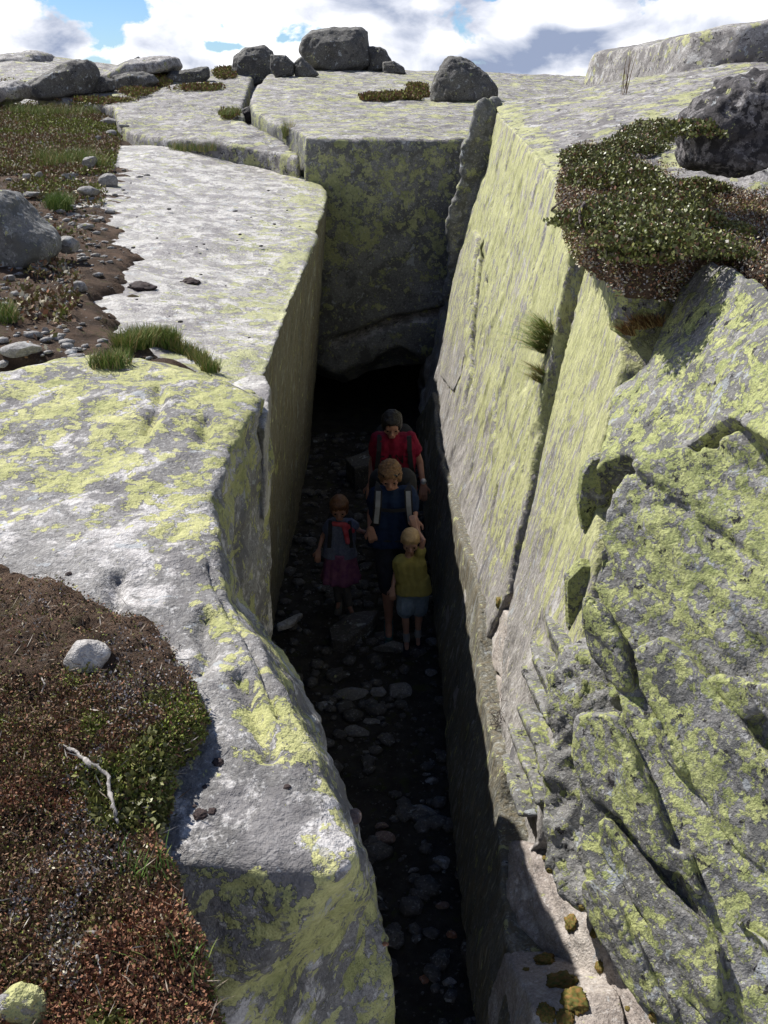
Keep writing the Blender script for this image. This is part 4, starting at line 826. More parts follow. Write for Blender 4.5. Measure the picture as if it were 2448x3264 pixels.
def slabstone(pts, z, th, lab, mat='stone_pale'):
    o = rock('rock_slab', prism([Zp(x, y, z) for x, y in pts], (0, 0, -th)), .014, M[mat], sm=3, amp=.012, sc=3, lich=0.); return tag(o, lab, 'flat stone')
slabstone(((1049, 2000), (1120, 1950), (1207, 1942), (1190, 1975), (1095, 2046), (1055, 2035)), .12, .14, 'long flat slab lying on the floor below the girl', 'gravel')
slabstone(((1101, 1462), (1198, 1423), (1230, 1450), (1190, 1478), (1130, 1492)), .30, .3, 'flat slab on the floor left of the red shirt', 'gravel')
slabstone(((880, 1985), (955, 1948), (968, 1952), (935, 1985), (885, 1998)), .12, .06, 'thin white sliver beside the foot of the left wall', 'slab')  # narrow white streak, built as a thin raised piece in the pale slab material
# rubble and pebbles too many to tell apart
def pebbles(name, n, xr, yr, zf, rmin, rmax, mat, lab, seed, acc=None):
    global TRI
    r = np.random.default_rng(seed); base = [stone_mesh('p', (1, .8, .6), 500 + k, 1, amp=.1, flat=.6) for k in range(5)]
    bc = [getco(b) for b in base]; f = np.empty(len(base[0].loops), np.int32); base[0].loops.foreach_get('vertex_index', f); f = f.reshape(-1, 3)
    P = np.stack([r.uniform(*xr, n), r.uniform(*yr, n), np.zeros(n)], 1); P[:, 2] = zf(P)
    if acc is not None: P = P[acc(P, r)]
    V = []; A = []
    for k, p in enumerate(P):
        a = r.uniform(0, 6.28); s_ = rmin * (rmax / rmin) ** (r.random() ** 2.2); c = bc[k % 5] * s_ * np.array((1, 1, .8)); ca, sa = math.cos(a), math.sin(a)
        V.append(np.stack([c[:, 0] * ca - c[:, 1] * sa, c[:, 0] * sa + c[:, 1] * ca, c[:, 2]], 1) + p + np.array((0, 0, s_ * .2))); A.append(f + k * len(c))
    V = np.concatenate(V); me = mesh_arr(name, V, np.concatenate(A)); TRI += sum(map(len, A)); return tag(link(name, me, M[mat]), lab, 'pebbles', kind='stuff')
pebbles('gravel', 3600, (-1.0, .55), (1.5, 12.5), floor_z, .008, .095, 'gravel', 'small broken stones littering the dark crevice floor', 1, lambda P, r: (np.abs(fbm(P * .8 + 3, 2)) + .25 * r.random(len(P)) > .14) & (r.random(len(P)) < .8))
pebbles('pebbles', 7500, (-5.5, -1.0), (4.0, 14.5), lambda P: soil_z(P), .008, .055, 'stone', 'small grey pebbles strewn along the edge of the soil', 2, lambda P, r: (np.abs(soil_edge_x(P[:, 1]) - P[:, 0] + .38 * fbm(P * 1.5 + 3, 4) - .25) < .5 * r.random(len(P)) ** 1.5) & (soil_z(P) > slab_top(P) - .03) | (soil_z(P) > slab_top(P)) & (r.random(len(P)) < .22))
def chips_z(P): return slab_top(P) + .02
pebbles('dark_chips', 70, (-3.2, -.75), (4.4, 12.0), chips_z, .008, .03, 'rough', 'dark chips and lichen lumps on the bare slab', 3, lambda P, r: P[:, 0] > soil_edge_x(P[:, 1]))
# moss cushions on the pink rock
def cushion(x, y, w, lab, seed, col=((.10, .085, .02), (.16, .09, .03), (.07, .075, .02)), h=.45):
    h_ = hit(x, y)
    if h_ is None: return
    p, nrm, _ = h_; dep = (p - CAM) @ np.array((0, cp, -sp)); r_ = w / F * dep / 2; rr = np.random.default_rng(seed); n = 2600
    bm = bmesh.new(); bmesh.ops.create_icosphere(bm, subdivisions=4, radius=1); me = bpy.data.meshes.new('moss_cushion'); bm.to_mesh(me); bm.free()
    co = getco(me); co = co * (1 + .55 * fbm(co * 1.5 + seed, 3) + .30 * fbm(co * 6 + seed, 3))[:, None]; q = Vector(nrm).to_track_quat('Z', 'Y').to_matrix()
    co = (co * np.array((r_, r_, r_ * h))) @ np.array(q).T + p; setco(me, co); smooth(me)
    set_col(me, pick(rr, len(co), list(col), np.array([.4, .3, .3]))); return tag(link('moss_cushion', me, M['moss']), lab, 'moss', 'moss cushions on the pink rock')
for k, (x, y, w, lab) in enumerate(((1820, 2940, 52, 'dark green cushion of moss alone on the smooth pink rock'), (1752, 2776, 22, 'small moss cushion near the top of the pink rock'), (1737, 2733, 18, 'topmost tiny moss cushion on the pink rock'), (1912, 3082, 36, 'rusty moss cushion right of the mossy gully'), (1854, 2893, 20, 'moss cushion on the gap beside the lowest rock blade'),
                                     (1735, 3060, 70, 'upper end of the olive moss in the gully'), (1790, 3130, 95, 'middle of the olive moss in the gully'), (1830, 3190, 85, 'rusty lower right part of the moss in the gully'), (1740, 3230, 60, 'rusty moss at the bottom edge, left of the gully'), (1800, 3250, 60, 'moss at the bottom edge below the gully'), (1677, 3090, 22, 'little rusty cushion on the shaded edge'), (1895, 2975, 30, 'rusty moss under the edge of the lowest blade'), (2080, 3245, 30, 'rusty cushion at the bottom edge on pale rock'), (2000, 3215, 16, 'dark speck of moss near the bottom edge'), (1590, 1920, 34, 'moss in the crack above the narrow pale rock'))):
    cushion(x, y, w, lab, 300 + k)
for k, (x, y, w, lab) in enumerate(((695, 2429, 36, 'dark crusty tuft highest on the near boulder'), (637, 2597, 44, 'largest dark crusty tuft on the near boulder'), (676, 2586, 26, 'dark crusty tuft touching the largest one'), (652, 2508, 18, 'small dark tuft above the largest one'), (915, 2508, 22, 'dark tuft on the crevice side of the near boulder'), (450, 1993, 22, 'dark tuft at the upper edge of the near moss'), (218, 1829, 20, 'dark tuft far left on the near boulder'), (610, 900, 62, 'long dark moss cushion on the pale slab'), (455, 918, 80, 'moss cushion at the left end of the slab crack'), (620, 2570, 14, 'tiny dark tuft beside the largest one'))):
    c = cushion(x, y, w, lab, 340 + k, ((.03, .02, .02), (.05, .035, .03), (.02, .015, .015)), .4); c['group'] = 'dark tufts on the pale rock'

# dry sticks
def tube(path, r0, r1, seg=8, knot=.25, seed=1):
    rr = np.random.default_rng(seed); path = [np.array(p) for p in path]; pts = []
    for a, b in zip(path[:-1], path[1:]):
        for t_ in np.linspace(0, 1, 6)[:-1]: pts.append(a + (b - a) * t_ + rr.normal(size=3) * r0 * .35)
    pts.append(path[-1]); V = []; n = len(pts)
    for k, p in enumerate(pts):
        d = pts[min(k + 1, n - 1)] - pts[max(k - 1, 0)]; d /= np.linalg.norm(d); u = np.cross(d, (0, .3, 1)); u /= np.linalg.norm(u); v = np.cross(d, u); r_ = (r0 + (r1 - r0) * k / n) * (1 + knot * rr.normal() * .6)
        V += [p + (u * math.cos(a) + v * math.sin(a)) * r_ for a in np.linspace(0, 2 * math.pi, seg + 1)[:-1]]
    fa = [[k * seg + i, k * seg + (i + 1) % seg, (k + 1) * seg + (i + 1) % seg, (k + 1) * seg + i] for k in range(n - 1) for i in range(seg)] + [list(range(seg))[::-1], list(range((n - 1) * seg, n * seg))]
    return V, fa
M['stick'] = plain_mat('bleached_wood', (.40, .37, .34), (.13, .12, .11), 90, .8, .5)
M['twig'] = plain_mat('dark_twig', (.10, .08, .07), (.04, .03, .03), 60)
def onhit(x, y, up=.01):
    h_ = hit(x, y); return h_[0] + np.array((0, 0, up))
for pts, r_, lab, mt in (([(192, 2387), (240, 2402), (285, 2440), (345, 2478), (350, 2530), (362, 2580), (378, 2636)], .0045, 'bleached crooked stick lying on the near moss', 'stick'),
                         ([(310, 3050), (318, 3085), (322, 3110)], .002, 'thin bleached twig low on the near moss', 'stick'),
                         ([(130, 2160), (145, 2185), (133, 2215)], .002, 'tiny pale twig left of the stone in the moss', 'stick'),
                         ([(1755, 680), (1800, 640), (1840, 612)], .008, 'bare root hanging over the wall edge beside the shrub', 'twig'),
                         ([(1850, 730), (1845, 690), (1862, 655)], .007, 'bare forked root below the shrub', 'twig'),
                         ([(2230, 535), (2290, 545), (2340, 540), (2400, 530)], .008, 'bare root in front of the pitted dark rock', 'twig')):
    V, fa = tube([onhit(x, y, r_ * 2) for x, y in pts], r_ * 1.1, r_ * .8, 7, .3, len(lab)); me = mesh_np('stick', V, fa); smooth(me); tag(link('stick', me, M[mt]), lab, 'stick')
g = []
rg = random.Random(5)
for k in range(22):
    a = Wp(1592 + rg.uniform(-12, 12), 2275 + rg.uniform(-50, 40), -.02); b = a + np.array((rg.uniform(-.05, .01), rg.uniform(-.05, .05), rg.uniform(-.06, .06))); c = b + np.array((rg.uniform(-.03, .03), rg.uniform(-.04, .04), rg.uniform(-.04, .04)))
    g.append(tube([a, b, c], .0022, .001, 4, .2, k))
V, fa = join_geo(*g); tag(link('dry_twigs', mesh_np('dry_twigs', V, fa), M['twig']), 'tangle of dry twigs caught in the crack of the right wall', 'twigs')
# ------------------------------------------------------------------ people
def cap(a, b, ra, rb, seg=12):
    a, b = np.array(a, float), np.array(b, float); d = b - a; L_ = np.linalg.norm(d); d = d / (L_ + 1e-9)
    u = np.cross(d, (0, 1, .01)); u = u / np.linalg.norm(u) if np.linalg.norm(u) > 1e-3 else np.array((1., 0, 0)); v = np.cross(d, u); V = [a - d * ra]; 
    prof = [(-ra * math.cos(t_), ra * math.sin(t_), 0) for t_ in (.5, 1.1, 1.57)] + [(L_ + rb * math.cos(t_), rb * math.sin(t_), 1) for t_ in (1.57, 1.1, .5)]
    for (h, r_, e) in prof: V += [a + d * h + (u * math.cos(q) + v * math.sin(q)) * r_ for q in np.linspace(0, 2 * math.pi, seg + 1)[:-1]]
    V.append(b + d * rb); fa = [[0, 1 + (i + 1) % seg, 1 + i] for i in range(seg)]
    for k in range(5): fa += [[1 + k * seg + i, 1 + k * seg + (i + 1) % seg, 1 + (k + 1) * seg + (i + 1) % seg, 1 + (k + 1) * seg + i] for i in range(seg)]
    n = len(V) - 1; fa += [[n, 1 + 5 * seg + i, 1 + 5 * seg + (i + 1) % seg] for i in range(seg)]
    return V, fa
def ell(c, s, rot=None, sub=3):
    bm = bmesh.new(); bmesh.ops.create_icosphere(bm, subdivisions=sub, radius=1); V = np.array([v.co[:] for v in bm.verts]) * np.array(s); fa = [[v.index for v in f.verts] for f in bm.faces]; bm.free()
    if rot is not None: V = V @ np.array(rot).T
    return list(V + np.array(c)), fa
def solid(name, geos, voxel, mat, parent, sm=3, amp=0., sc=20, warp=None):
    global TRI
    V, fa = join_geo(*geos); me = remesh([tuple(v) for v in V], fa, voxel, sm)
    if amp: co = getco(me); setco(me, co + getno(me) * (amp * fbm(co * sc, 3))[:, None])
    if warp: setco(me, warp(getco(me)))
    smooth(me); me.name = name; TRI += 2 * len(me.polygons); return link(name, me, mat, parent)
def lerp(a, b, t_): return np.array(a) + (np.array(b) - np.array(a)) * t_
def hand(wr, dirv, s, curl=.5, side=1):
    """palm, four jointed fingers and a thumb; dirv = pointing direction"""
    d = np.array(dirv, float); d /= np.linalg.norm(d); x = np.cross(d, (0, 1, 0)); x /= np.linalg.norm(x); f = np.cross(x, d)
    g = []; pal = wr + d * .085 * s
    for k in (-1.2, 0, 1.2): g.append(cap(wr + x * .012 * s * k, pal + x * .020 * s * k, .016 * s, .015 * s, 8))
    for k, ln in zip((-1.5, -.5, .5, 1.5), (.062, .076, .080, .070)):
        a = pal + x * .0195 * s * k; b = a + (d * (1 - .35 * curl) + f * curl * .6) * ln * .5 * s; c = b + (d * (1 - curl) + f * curl * 1.1) * ln * .5 * s
        g += [cap(a, b, .0095 * s, .0088 * s, 8), cap(b, c, .0088 * s, .0074 * s, 8)]
    a = wr + d * .025 * s + x * .028 * s * side; b = a + (d * .6 + x * .6 * side + f * .3) * .042 * s; c = b + (d * .9 + f * .4) * .03 * s
    return g + [cap(a, b, .013 * s, .011 * s, 8), cap(b, c, .011 * s, .009 * s, 8)]
def head(c, s, tilt, yaw=0.):
    """c = centre; s = half height (chin to crown); face towards -y, bowed by tilt"""
    Rm = Matrix.Rotation(yaw, 3, 'Z') @ Matrix.Rotation(tilt, 3, 'X'); T_ = lambda *p: np.array(Rm @ Vector(p)) * s + c
    g = [ell(c + np.array(Rm @ Vector((0, .08, .18))) * s, (.70 * s, .84 * s, .80 * s), Rm), ell(T_(0, -.14, -.28), (.56 * s, .58 * s, .68 * s), Rm), cap(T_(-.12, -.52, -.80), T_(.12, -.52, -.80), .16 * s, .16 * s),
         cap(T_(0, -.70, .05), T_(0, -.90, -.24), .07 * s, .12 * s, 8), cap(T_(-.10, -.84, -.25), T_(.10, -.84, -.25), .07 * s, .07 * s, 8), cap(T_(-.34, -.62, .12), T_(.34, -.62, .12), .12 * s, .12 * s),
         cap(T_(-.16, -.72, -.50), T_(.16, -.72, -.50), .065 * s, .065 * s, 8), cap(T_(-.13, -.72, -.58), T_(.13, -.72, -.58), .06 * s, .06 * s, 8)]
    for q in (-1, 1): g += [ell(T_(q * .72, .06, -.10), (.07 * s, .15 * s, .23 * s), Rm, 2), cap(T_(q * .36, -.42, -.25), T_(q * .30, -.46, -.40), .22 * s, .18 * s)]
    return g, T_, Rm
SKIN = plain_mat('skin', (.36, .19, .135), (.32, .165, .115), 12, .55, .1, .002, .4); SKIN2 = plain_mat('fair_skin', (.42, .25, .18), (.38, .21, .155), 12, .55, .1, .002, .4)
EYE = plain_mat('eye', (.02, .015, .012), rough=.2); LIP = plain_mat('lips', (.40, .13, .11))
def cloth(name, c, c2=None, sc=14, b=.5): return plain_mat(name, c, c2, sc, .85, b, .006, .2)
def common(lab, base, group='people walking through the crevice'):
    e = empty('person', base); tag(e, lab, 'person', group); return e
def face_bits(T_, s, root):
    g = [ell(T_(q * .30, -.70, -.02), (.085 * s,) * 3, None, 2) for q in (-1, 1)]
    for q in g:
        me = mesh_np('eye', *q); smooth(me); link('eye', me, EYE, root)
    me = mesh_np('mouth', *join_geo(cap(T_(-.15, -.765, -.54), T_(.15, -.765, -.54), .035 * s, .035 * s, 8))); smooth(me); link('mouth', me, LIP, root)
def person(lab, y0, hc, hs, tilt, neck, sh, elb, wri, hnd, hip, knee, ank, toe, rr, skin, sleeve=.8, yaw=0, child=False):
    """sh, elb ... = (image left, image right) points; rr = dict of radii"""
    J = lambda p: Yp(p[0], p[1], y0 + (p[2] if len(p) > 2 else 0))
    hc = J(hc); neck = J(neck); sh = [J(p) for p in sh]; elb = [J(p) for p in elb]; wri = [J(p) for p in wri]; hip = [J(p) for p in hip]; knee = [J(p) for p in knee]; ank = [J(p) for p in ank]
    base = np.array(((ank[0][0] + ank[1][0]) / 2, y0, 0.)); root = common(lab, base)
    g, T_, Rm = head(hc, hs, tilt, yaw); mid_s = lerp(sh[0], sh[1], .5); mid_h = lerp(hip[0], hip[1], .5); R_ = rr
    g += [cap(lerp(neck, mid_s, .3), hc + np.array(Rm @ Vector((0, .2, -.35))) * hs, R_['neck'], R_['neck'] * .95)]
    tor = []
    for q in (-1, 0, 1): tor.append(cap(mid_s + np.array((q * R_['chw'] * .5, 0, -R_['ch'] * .6)), mid_h + np.array((q * R_['hipw'] * .5, 0, .02)), R_['ch'], R_['ch'] * 1.0))
    tor.append(cap(lerp(sh[0], sh[1], .08), lerp(sh[0], sh[1], .92), R_['arm'] * 1.15, R_['arm'] * 1.15)); tor.append(cap(neck, mid_s + np.array((0, 0, -.05)), R_['neck'] * 1.1, R_['ch']))
    g += tor
    for i in (0, 1):
        g += [cap(sh[i], elb[i], R_['arm'], R_['arm'] * .8), cap(elb[i], wri[i], R_['arm'] * .78, R_['arm'] * .52)]
        g += hand(wri[i], hnd[i][:3], hs / .115 * (1.05 if not child else .85), hnd[i][3], -1 if i == 0 else 1)
        g += [cap(hip[i], knee[i], R_['thigh'], R_['thigh'] * .68), cap(knee[i], lerp(knee[i], ank[i], .35), R_['thigh'] * .62, R_['thigh'] * .62), cap(lerp(knee[i], ank[i], .3), ank[i], R_['thigh'] * .6, R_['thigh'] * .36)]
        f = ank[i] + np.array(toe[i]); g += [cap(ank[i] + np.array((0, .02, -.03)), f, R_['thigh'] * .4, R_['thigh'] * .34)]
    solid('body', g, .0065, skin, root, 2); face_bits(T_, hs, root)
    return root, T_, Rm, dict(sh=sh, elb=elb, wri=wri, hip=hip, knee=knee, ank=ank, neck=neck, ms=mid_s, mh=mid_h, tor=tor, hc=hc, toe=toe)
def grow(geos, k): # inflate capsule meshes about their own axis
    out = []
    for V, fa in geos:
        V = np.array(V); c = V.mean(0); w = V - c; out.append((list(c + w + w / (np.linalg.norm(w, axis=1)[:, None] + 1e-6) * k), fa))
    return out
def shirt(q, R_, mat, root, sl=.45, hem=0., k=.022, name='shirt', amp=.016):
    g = grow(q['tor'][:3], k) + grow(q['tor'][3:4], k * .9)
    for i in (0, 1): g.append(cap(q['sh'][i], lerp(q['sh'][i], q['elb'][i], sl), R_['arm'] + k * 1.1, R_['arm'] + k * 1.2))
    for s_ in (-1, 0, 1): g.append(cap(q['mh'] + np.array((s_ * R_['hipw'] * .55, 0, .1)), q['mh'] + np.array((s_ * R_['hipw'] * .6, 0, -hem)), R_['ch'] + k, R_['ch'] + k * 1.6))
    cut = q['mh'][2] - hem
    return solid(name, g, .008, mat, root, 2, amp, 14, lambda co: np.where(co[:, 2:] < cut, np.concatenate([co[:, :2], np.full((len(co), 1), cut)], 1), co))
def shoes(q, mat, root, ln=.2, w=.045, sole=None):
    for i in (0, 1):
        a = q['ank'][i]; t_ = np.array(q['toe'][i]); hz = a[2] - .05
        s_ = solid('shoe', [cap(a + np.array((0, .03, -hz * .4)), a + np.array((0, .035, -hz * .5)) , w * .95, w), cap(np.array((a[0], a[1] + .03, w * .8 + a[2] - .09)), np.array((a[0] + t_[0], a[1] + t_[1], w * .7 + a[2] - .09)), w, w * .82)], .008, mat, root, 2)
        so = solid('sole', [cap(np.array((a[0], a[1] + .04, a[2] - .085)), np.array((a[0] + t_[0], a[1] + t_[1] * 1.08, a[2] - .085)), w * .98, w * .9)], .008, sole or mat, s_, 1, 0, 1, lambda co, z=a[2] - .085: np.concatenate([co[:, :2], (z + (co[:, 2:] - z) * .3)], 1))
def hair(T_, s, Rm, mat, root, parts, amp=.010, sc=30, name='hair'):
    g = [ell(T_(*p[:3]), (p[3] * s, p[4] * s, p[5] * s), Rm) for p in parts]; return solid(name, g, .008, mat, root, 1, amp * s / .115, sc)
def strap(pts, w, mat, root, name='strap', th=.008):
    V = []; fa = []
    for k, p in enumerate(pts):
        p = np.array(p); d = np.array(pts[min(k + 1, len(pts) - 1)]) - np.array(pts[max(k - 1, 0)]); s_ = np.cross(d, (0, 1, 0)); s_ /= np.linalg.norm(s_); f = np.array((0, -th, 0))
        V += [p - s_ * w, p + s_ * w, p + s_ * w + f, p - s_ * w + f]
        if k: b = 4 * k; fa += [[b - 4 + i, b - 4 + (i + 1) % 4, b + (i + 1) % 4, b + i] for i in range(4)]
    n = len(V); fa += [[3, 2, 1, 0], [n - 4, n - 3, n - 2, n - 1]]; me = mesh_np(name, V, fa); return link(name, me, mat, root)
ADULT = dict(neck=.052, ch=.108, chw=.20, hipw=.17, arm=.045, thigh=.088)
KID = dict(neck=.034, ch=.076, chw=.12, hipw=.10, arm=.028, thigh=.055)
BLACK = cloth('black_fabric', (.018, .018, .02), (.03, .03, .033)); DARKTR = cloth('dark_trousers', (.02, .021, .028), (.03, .03, .04))
# woman in red
root, T_, Rm, q = person('woman in a red t-shirt with dark hair and backpack straps, walking last', 8.36, (1249, 1352, -.10), .125, .50, (1250, 1392, .0), [(1205, 1398), (1308, 1397)], [(1187, 1478, .03), (1338, 1474, .03)], [(1180, 1545, -.06), (1349, 1545, -.06)],
    [(0, -.2, -1, .35), (0, -.2, -1, .35)], [(1222, 1570), (1284, 1570)], [(1224, 1735, -.1), (1284, 1725)], [(1224, 1872, 0), (1284, 1868, .1)], [(0, -.16, -.02), (0, -.16, -.02)], ADULT, SKIN)
redm = cloth('red_tshirt', (.22, .009, .032), (.15, .007, .024)); sh_ = shirt(q, ADULT, redm, root, .48, -.03)
solid('trousers', [cap(q['hip'][i], q['knee'][i], .105, .08) for i in (0, 1)] + [cap(q['knee'][i], lerp(q['knee'][i], q['ank'][i], .85), .078, .062) for i in (0, 1)] + [cap(q['hip'][0], q['hip'][1], .118, .118)], .01, DARKTR, root, 2, .01)
shoes(q, BLACK, root); HAIRD = plain_mat('dark_hair', (.012, .01, .009), (.02, .015, .012), 60, .5, .8)
hair(T_, .125, Rm, HAIRD, root, [(0, .16, .30, .80, .86, .78), (0, .55, -.1, .62, .45, .8), (-.5, -.05, .1, .28, .5, .55), (.5, -.05, .1, .28, .5, .55), (0, -.35, .72, .6, .45, .25)])
for s_ in (-1, 1):
    strap([q['ms'] + np.array((s_ * .135, .07, .05)), q['ms'] + np.array((s_ * .14, -.075, .045)), q['ms'] + np.array((s_ * .145, -.125, -.08)), q['ms'] + np.array((s_ * .165, -.12, -.25)), q['ms'] + np.array((s_ * .2, -.03, -.42))], .022, BLACK, root)
solid('backpack', [cap(q['ms'] + np.array((-.09, .2, -.02)), q['mh'] + np.array((-.09, .2, .12)), .1, .11), cap(q['ms'] + np.array((.09, .2, -.02)), q['mh'] + np.array((.09, .2, .12)), .1, .11)], .012, BLACK, root, 3)
w_ = q['wri'][1]; solid('watch', [cap(w_ + np.array((0, 0, .03)), w_ + np.array((0, 0, .036)), .03, .03)], .005, plain_mat('steel', (.5, .5, .5), rough=.3, spec=.8), root, 1)
cu = bpy.data.curves.new('shirt_print', 'FONT'); cu.body = 'GANT'; cu.size = .115; cu.align_x = 'CENTER'; cu.align_y = 'CENTER'; cu.extrude = .001; cu.space_character = 1.1
to = bpy.data.objects.new('shirt_print', cu); COL.objects.link(to); bpy.context.view_layer.update()
me = bpy.data.meshes.new_from_object(to.evaluated_get(bpy.context.evaluated_depsgraph_get())); bpy.data.objects.remove(to)
tc = q['ms'] + np.array((0, 0, -.17)); co = getco(me); xx = co[:, 0]; zz = co[:, 1] - 1.4 * xx ** 2 + .01
bpy.context.view_layer.update()
yy = np.zeros(len(co)); dg = bpy.context.evaluated_depsgraph_get()
for i in range(len(co)):
    okh, loc, *_ = sh_.ray_cast(Vector((tc[0] + xx[i], tc[1] - 1, tc[2] + zz[i])) - Vector(sh_.matrix_world.translation), Vector((0, 1, 0)))
    yy[i] = (loc.y + sh_.matrix_world.translation.y if okh else tc[1] - .12) - .011 - abs(co[i, 2])
me2 = mesh_np('shirt_print', np.stack([tc[0] + xx, yy, tc[2] + zz], 1), [list(p.vertices) for p in me.polygons]); link('shirt_print', me2, BLACK, root)
em = []
for a, b in (((-.03, -.255), (.03, -.255)), ((-.02, -.235), (.02, -.275)), ((.02, -.235), (-.02, -.275)), ((0, -.225), (0, -.285))):
    em.append(cap(tc + np.array((a[0], -.118, a[1] + .13)), tc + np.array((b[0], -.118, b[1] + .13)), .012, .012, 8))
solid('shirt_emblem', em, .005, BLACK, root, 1)
# woman in blue
root, T_, Rm, q = person('woman in a dark blue top holding both children by the hand', 7.24, (1243, 1514, -.10), .120, .55, (1248, 1560, 0), [(1203, 1572), (1303, 1570)], [(1183, 1640, .02), (1320, 1628, .02)], [(1180, 1686, -.10), (1322, 1655, -.18)],
    [(.25, -.2, -1, .7), (.05, -.5, -.6, .8)], [(1226, 1722), (1284, 1722)], [(1237, 1868, -.12), (1287, 1850, .05)], [(1239, 1984, -.10), (1291, 1965, .14)], [(0, -.17, -.03), (0, -.14, -.03)], ADULT, SKIN)
blue = cloth('blue_top', (.010, .024, .065), (.008, .017, .045)); shirt(q, ADULT, blue, root, .42, .02)
solid('trousers', [cap(q['hip'][i], q['knee'][i], .108, .085) for i in (0, 1)] + [cap(q['hip'][0], q['hip'][1], .12, .12)], .01, DARKTR, root, 2, .01)
shoes(q, cloth('teal_shoe', (.05, .13, .14), (.08, .16, .17)), root); HAIRB = plain_mat('sandy_hair', (.30, .17, .08), (.15, .08, .04), 70, .55, .9, .01)
hair(T_, .120, Rm, HAIRB, root, [(0, .14, .30, .82, .88, .78), (-.55, -.05, .0, .25, .5, .5), (.55, -.05, .0, .25, .5, .5), (0, -.38, .68, .62, .45, .30), (0, .7, .3, .3, .3, .3)], .018, 40)
gl = [solid('lens', [ell(T_(s_ * .30, -.62, .72), (.25 * .12, .08 * .12, .17 * .12), Rm)], .005, plain_mat('dark_glass', (.01, .01, .012), rough=.1, spec=.8), root, 0) for s_ in (-1, 1)]
solid('sunglasses', [cap(T_(-.6, -.5, .7), T_(.6, -.5, .7), .006, .006, 8)] + [cap(T_(s_ * .6, -.5, .7), T_(s_ * .78, .1, .3), .005, .005, 8) for s_ in (-1, 1)], .005, BLACK, root, 0)
WHITE = cloth('pale_strap', (.30, .31, .32), (.20, .205, .215))
for s_ in (-1, 1):
    pp = [q['ms'] + np.array((s_ * .12, .07, .06)), q['ms'] + np.array((s_ * .125, -.08, .055)), q['ms'] + np.array((s_ * .13, -.135, -.06)), q['ms'] + np.array((s_ * .145, -.13, -.22)), q['ms'] + np.array((s_ * .19, -.04, -.34))]
    b_ = strap(pp, .034, BLACK, root); strap([p + np.array((0, -.010, 0)) for p in pp[1:4]], .020, WHITE, b_, 'stripe')
strap([q['ms'] + np.array((-.13, -.142, -.09)), q['ms'] + np.array((0, -.15, -.10)), q['ms'] + np.array((.13, -.142, -.09))], .014, BLACK, root, 'chest_strap')
solid('backpack', [cap(q['ms'] + np.array((s_ * .10, .22, .03)), q['mh'] + np.array((s_ * .10, .22, .12)), .11, .12) for s_ in (-1, 1)], .012, BLACK, root, 3)
solid('hip_belt', [cap(q['mh'] + np.array((-.13, -.0, .05)), q['mh'] + np.array((.13, -.0, .05)), .132, .132)], .012, BLACK, root, 1, 0, 1, lambda co, z=q['mh'][2] + .05: np.concatenate([co[:, :2], z + (co[:, 2:] - z) * .3], 1))
# boy
root, T_, Rm, q = person('small fair child in a yellow t-shirt with one arm raised to the woman\'s hand', 6.87, (1308, 1724, -.06), .104, .42, (1304, 1768, 0), [(1274, 1786), (1336, 1780)], [(1259, 1836, .0), (1349, 1722, -.02)], [(1251, 1876, -.04), (1324, 1680, .06)],
    [(0, -.2, -1, .4), (-.3, .25, .8, .7)], [(1296, 1885), (1338, 1885)], [(1292, 1958, -.05), (1335, 1952, .02)], [(1296, 2040, -.05), (1332, 2026, .04)], [(0, -.10, -.02), (0, -.10, -.02)], KID, SKIN2, child=True)
yel = cloth('yellow_tshirt', (.36, .31, .09), (.27, .235, .07)); shirt(q, KID, yel, root, .40, .0, .016, amp=.010)
den = cloth('light_denim', (.22, .28, .34), (.15, .20, .25), 40); solid('shorts', [cap(q['hip'][i] + np.array((0, 0, -.01)), lerp(q['hip'][i], q['knee'][i], .78), .082, .080) for i in (0, 1)] + [cap(q['hip'][0], q['hip'][1], .088, .088)], .007, den, root, 2, .008)
shoes(q, cloth('navy_shoe', (.02, .02, .035)), root, w=.034); [solid('sock', [cap(lerp(q['knee'][i], q['ank'][i], .78), q['ank'][i], .031, .031)], .006, WHITE, root, 1) for i in (0, 1)]
HAIRF = plain_mat('fair_hair', (.52, .36, .18), (.38, .25, .12), 60, .5, .6); hair(T_, .104, Rm, HAIRF, root, [(0, .12, .27, .77, .86, .78), (0, -.36, .62, .55, .38, .28)], .006, 30)
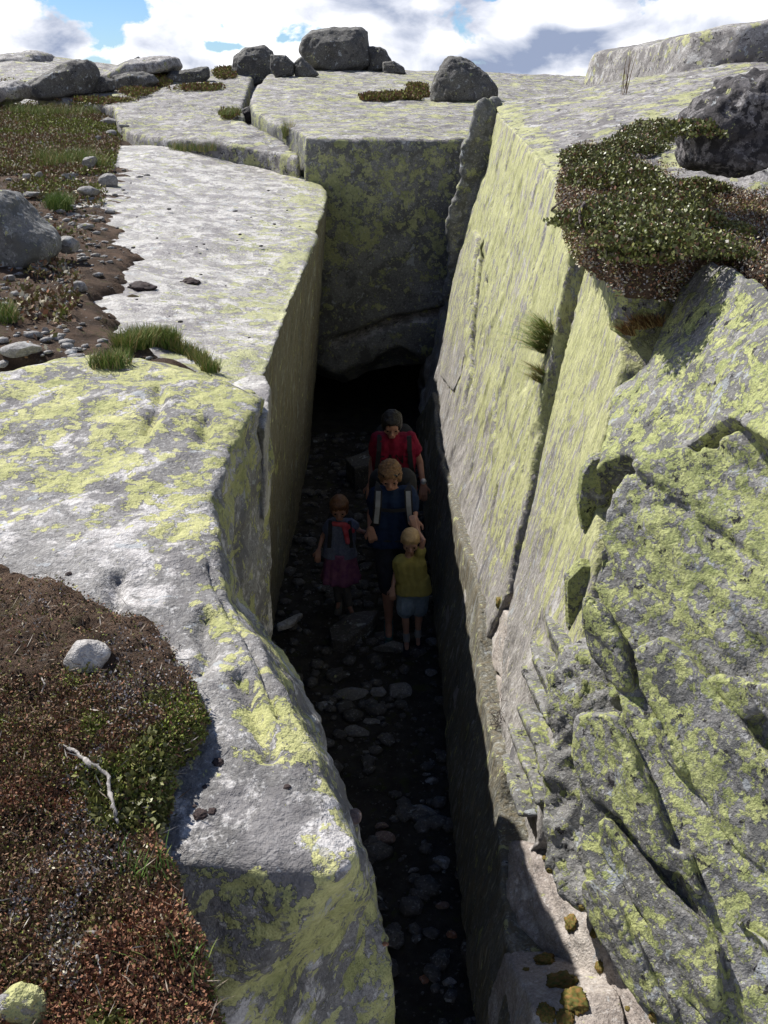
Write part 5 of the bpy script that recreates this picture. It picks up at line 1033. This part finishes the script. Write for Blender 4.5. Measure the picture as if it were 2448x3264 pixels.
# girl
root, T_, Rm, q = person('small child in a grey-blue top and purple skirt holding the woman\'s hand', 7.5, (1081, 1618, -.05), .108, .42, (1082, 1660, 0), [(1054, 1668), (1116, 1666)], [(1028, 1712, .02), (1147, 1692, -.02)], [(1015, 1755, -.05), (1178, 1702, -.12)],
    [(-.1, -.3, -1, .35), (.6, -.1, -.3, .7)], [(1067, 1775), (1100, 1775)], [(1073, 1852, -.04), (1100, 1850, .0)], [(1078, 1912, .02), (1112, 1926, -.05)], [(0, -.10, -.02), (.03, -.11, -.02)], KID, SKIN, child=True)
gb = cloth('greyblue_top', (.14, .155, .21), (.09, .105, .155), 60); shirt(q, KID, gb, root, .42, -.02, .018, amp=.010)
V, fa = [], []; ns = 72; zs = np.linspace(0, 1, 16); c = q['mh'] + np.array((0, 0, .06))
for t_ in zs:
    for k in range(ns):
        a = 2 * math.pi * k / ns; r_ = .112 + .045 * t_ + .014 * t_ * math.sin(a * 9 + 1.5 * math.sin(3 * a)) + .006 * math.sin(a * 4) + .006 * (1 if t_ > .72 else 0) * math.sin(t_ * 60); V.append(c + np.array((r_ * 1.12 * math.cos(a), r_ * .85 * math.sin(a), -.30 * t_)))
for k in range(len(zs) - 1): fa += [[k * ns + i, k * ns + (i + 1) % ns, (k + 1) * ns + (i + 1) % ns, (k + 1) * ns + i] for i in range(ns)]
me = mesh_np('skirt', V, fa); smooth(me); o = link('skirt', me, cloth('purple_skirt', (.14, .045, .11), (.22, .09, .14), 22), root); sd_ = o.modifiers.new('s', 'SOLIDIFY'); sd_.thickness = .005
solid('leggings', [cap(q['hip'][i], q['knee'][i], .06, .046) for i in (0, 1)] + [cap(q['knee'][i], q['ank'][i], .044, .034) for i in (0, 1)], .007, cloth('grey_leggings', (.10, .095, .09)), root, 2)
shoes(q, cloth('grey_boot', (.18, .17, .15), (.12, .11, .10)), root, w=.038); HAIRG = plain_mat('brown_hair', (.16, .07, .03), (.07, .035, .018), 60, .5, .7)
hair(T_, .108, Rm, HAIRG, root, [(0, .14, .28, .79, .87, .80), (-.52, .1, -.2, .26, .45, .7), (.52, .1, -.2, .26, .45, .7), (0, .6, -.4, .4, .3, .6), (0, -.36, .66, .58, .38, .26)], .008, 35)
for s_ in (-1, 1): strap([q['ms'] + np.array((s_ * .085, .05, .04)), q['ms'] + np.array((s_ * .085, -.06, .035)), q['ms'] + np.array((s_ * .088, -.095, -.06)), q['ms'] + np.array((s_ * .10, -.09, -.2))], .018, BLACK, root)
solid('backpack', [cap(q['ms'] + np.array((s_ * .05, .13, 0)), q['mh'] + np.array((s_ * .05, .13, .1)), .07, .08) for s_ in (-1, 1)], .01, BLACK, root, 2)
RED2 = cloth('red_scarf', (.40, .04, .05), (.50, .10, .12)); solid('scarf', [cap(q['neck'] + np.array((-.05, -.06, .0)), q['neck'] + np.array((.06, -.07, -.01)), .022, .024), cap(q['neck'] + np.array((.05, -.085, -.02)), q['neck'] + np.array((.075, -.105, -.16)), .028, .022), cap(q['neck'] + np.array((.08, -.07, -.02)), q['neck'] + np.array((.12, -.06, -.07)), .022, .02)], .007, RED2, root, 2, .006)
print('TRIANGLES', TRI)
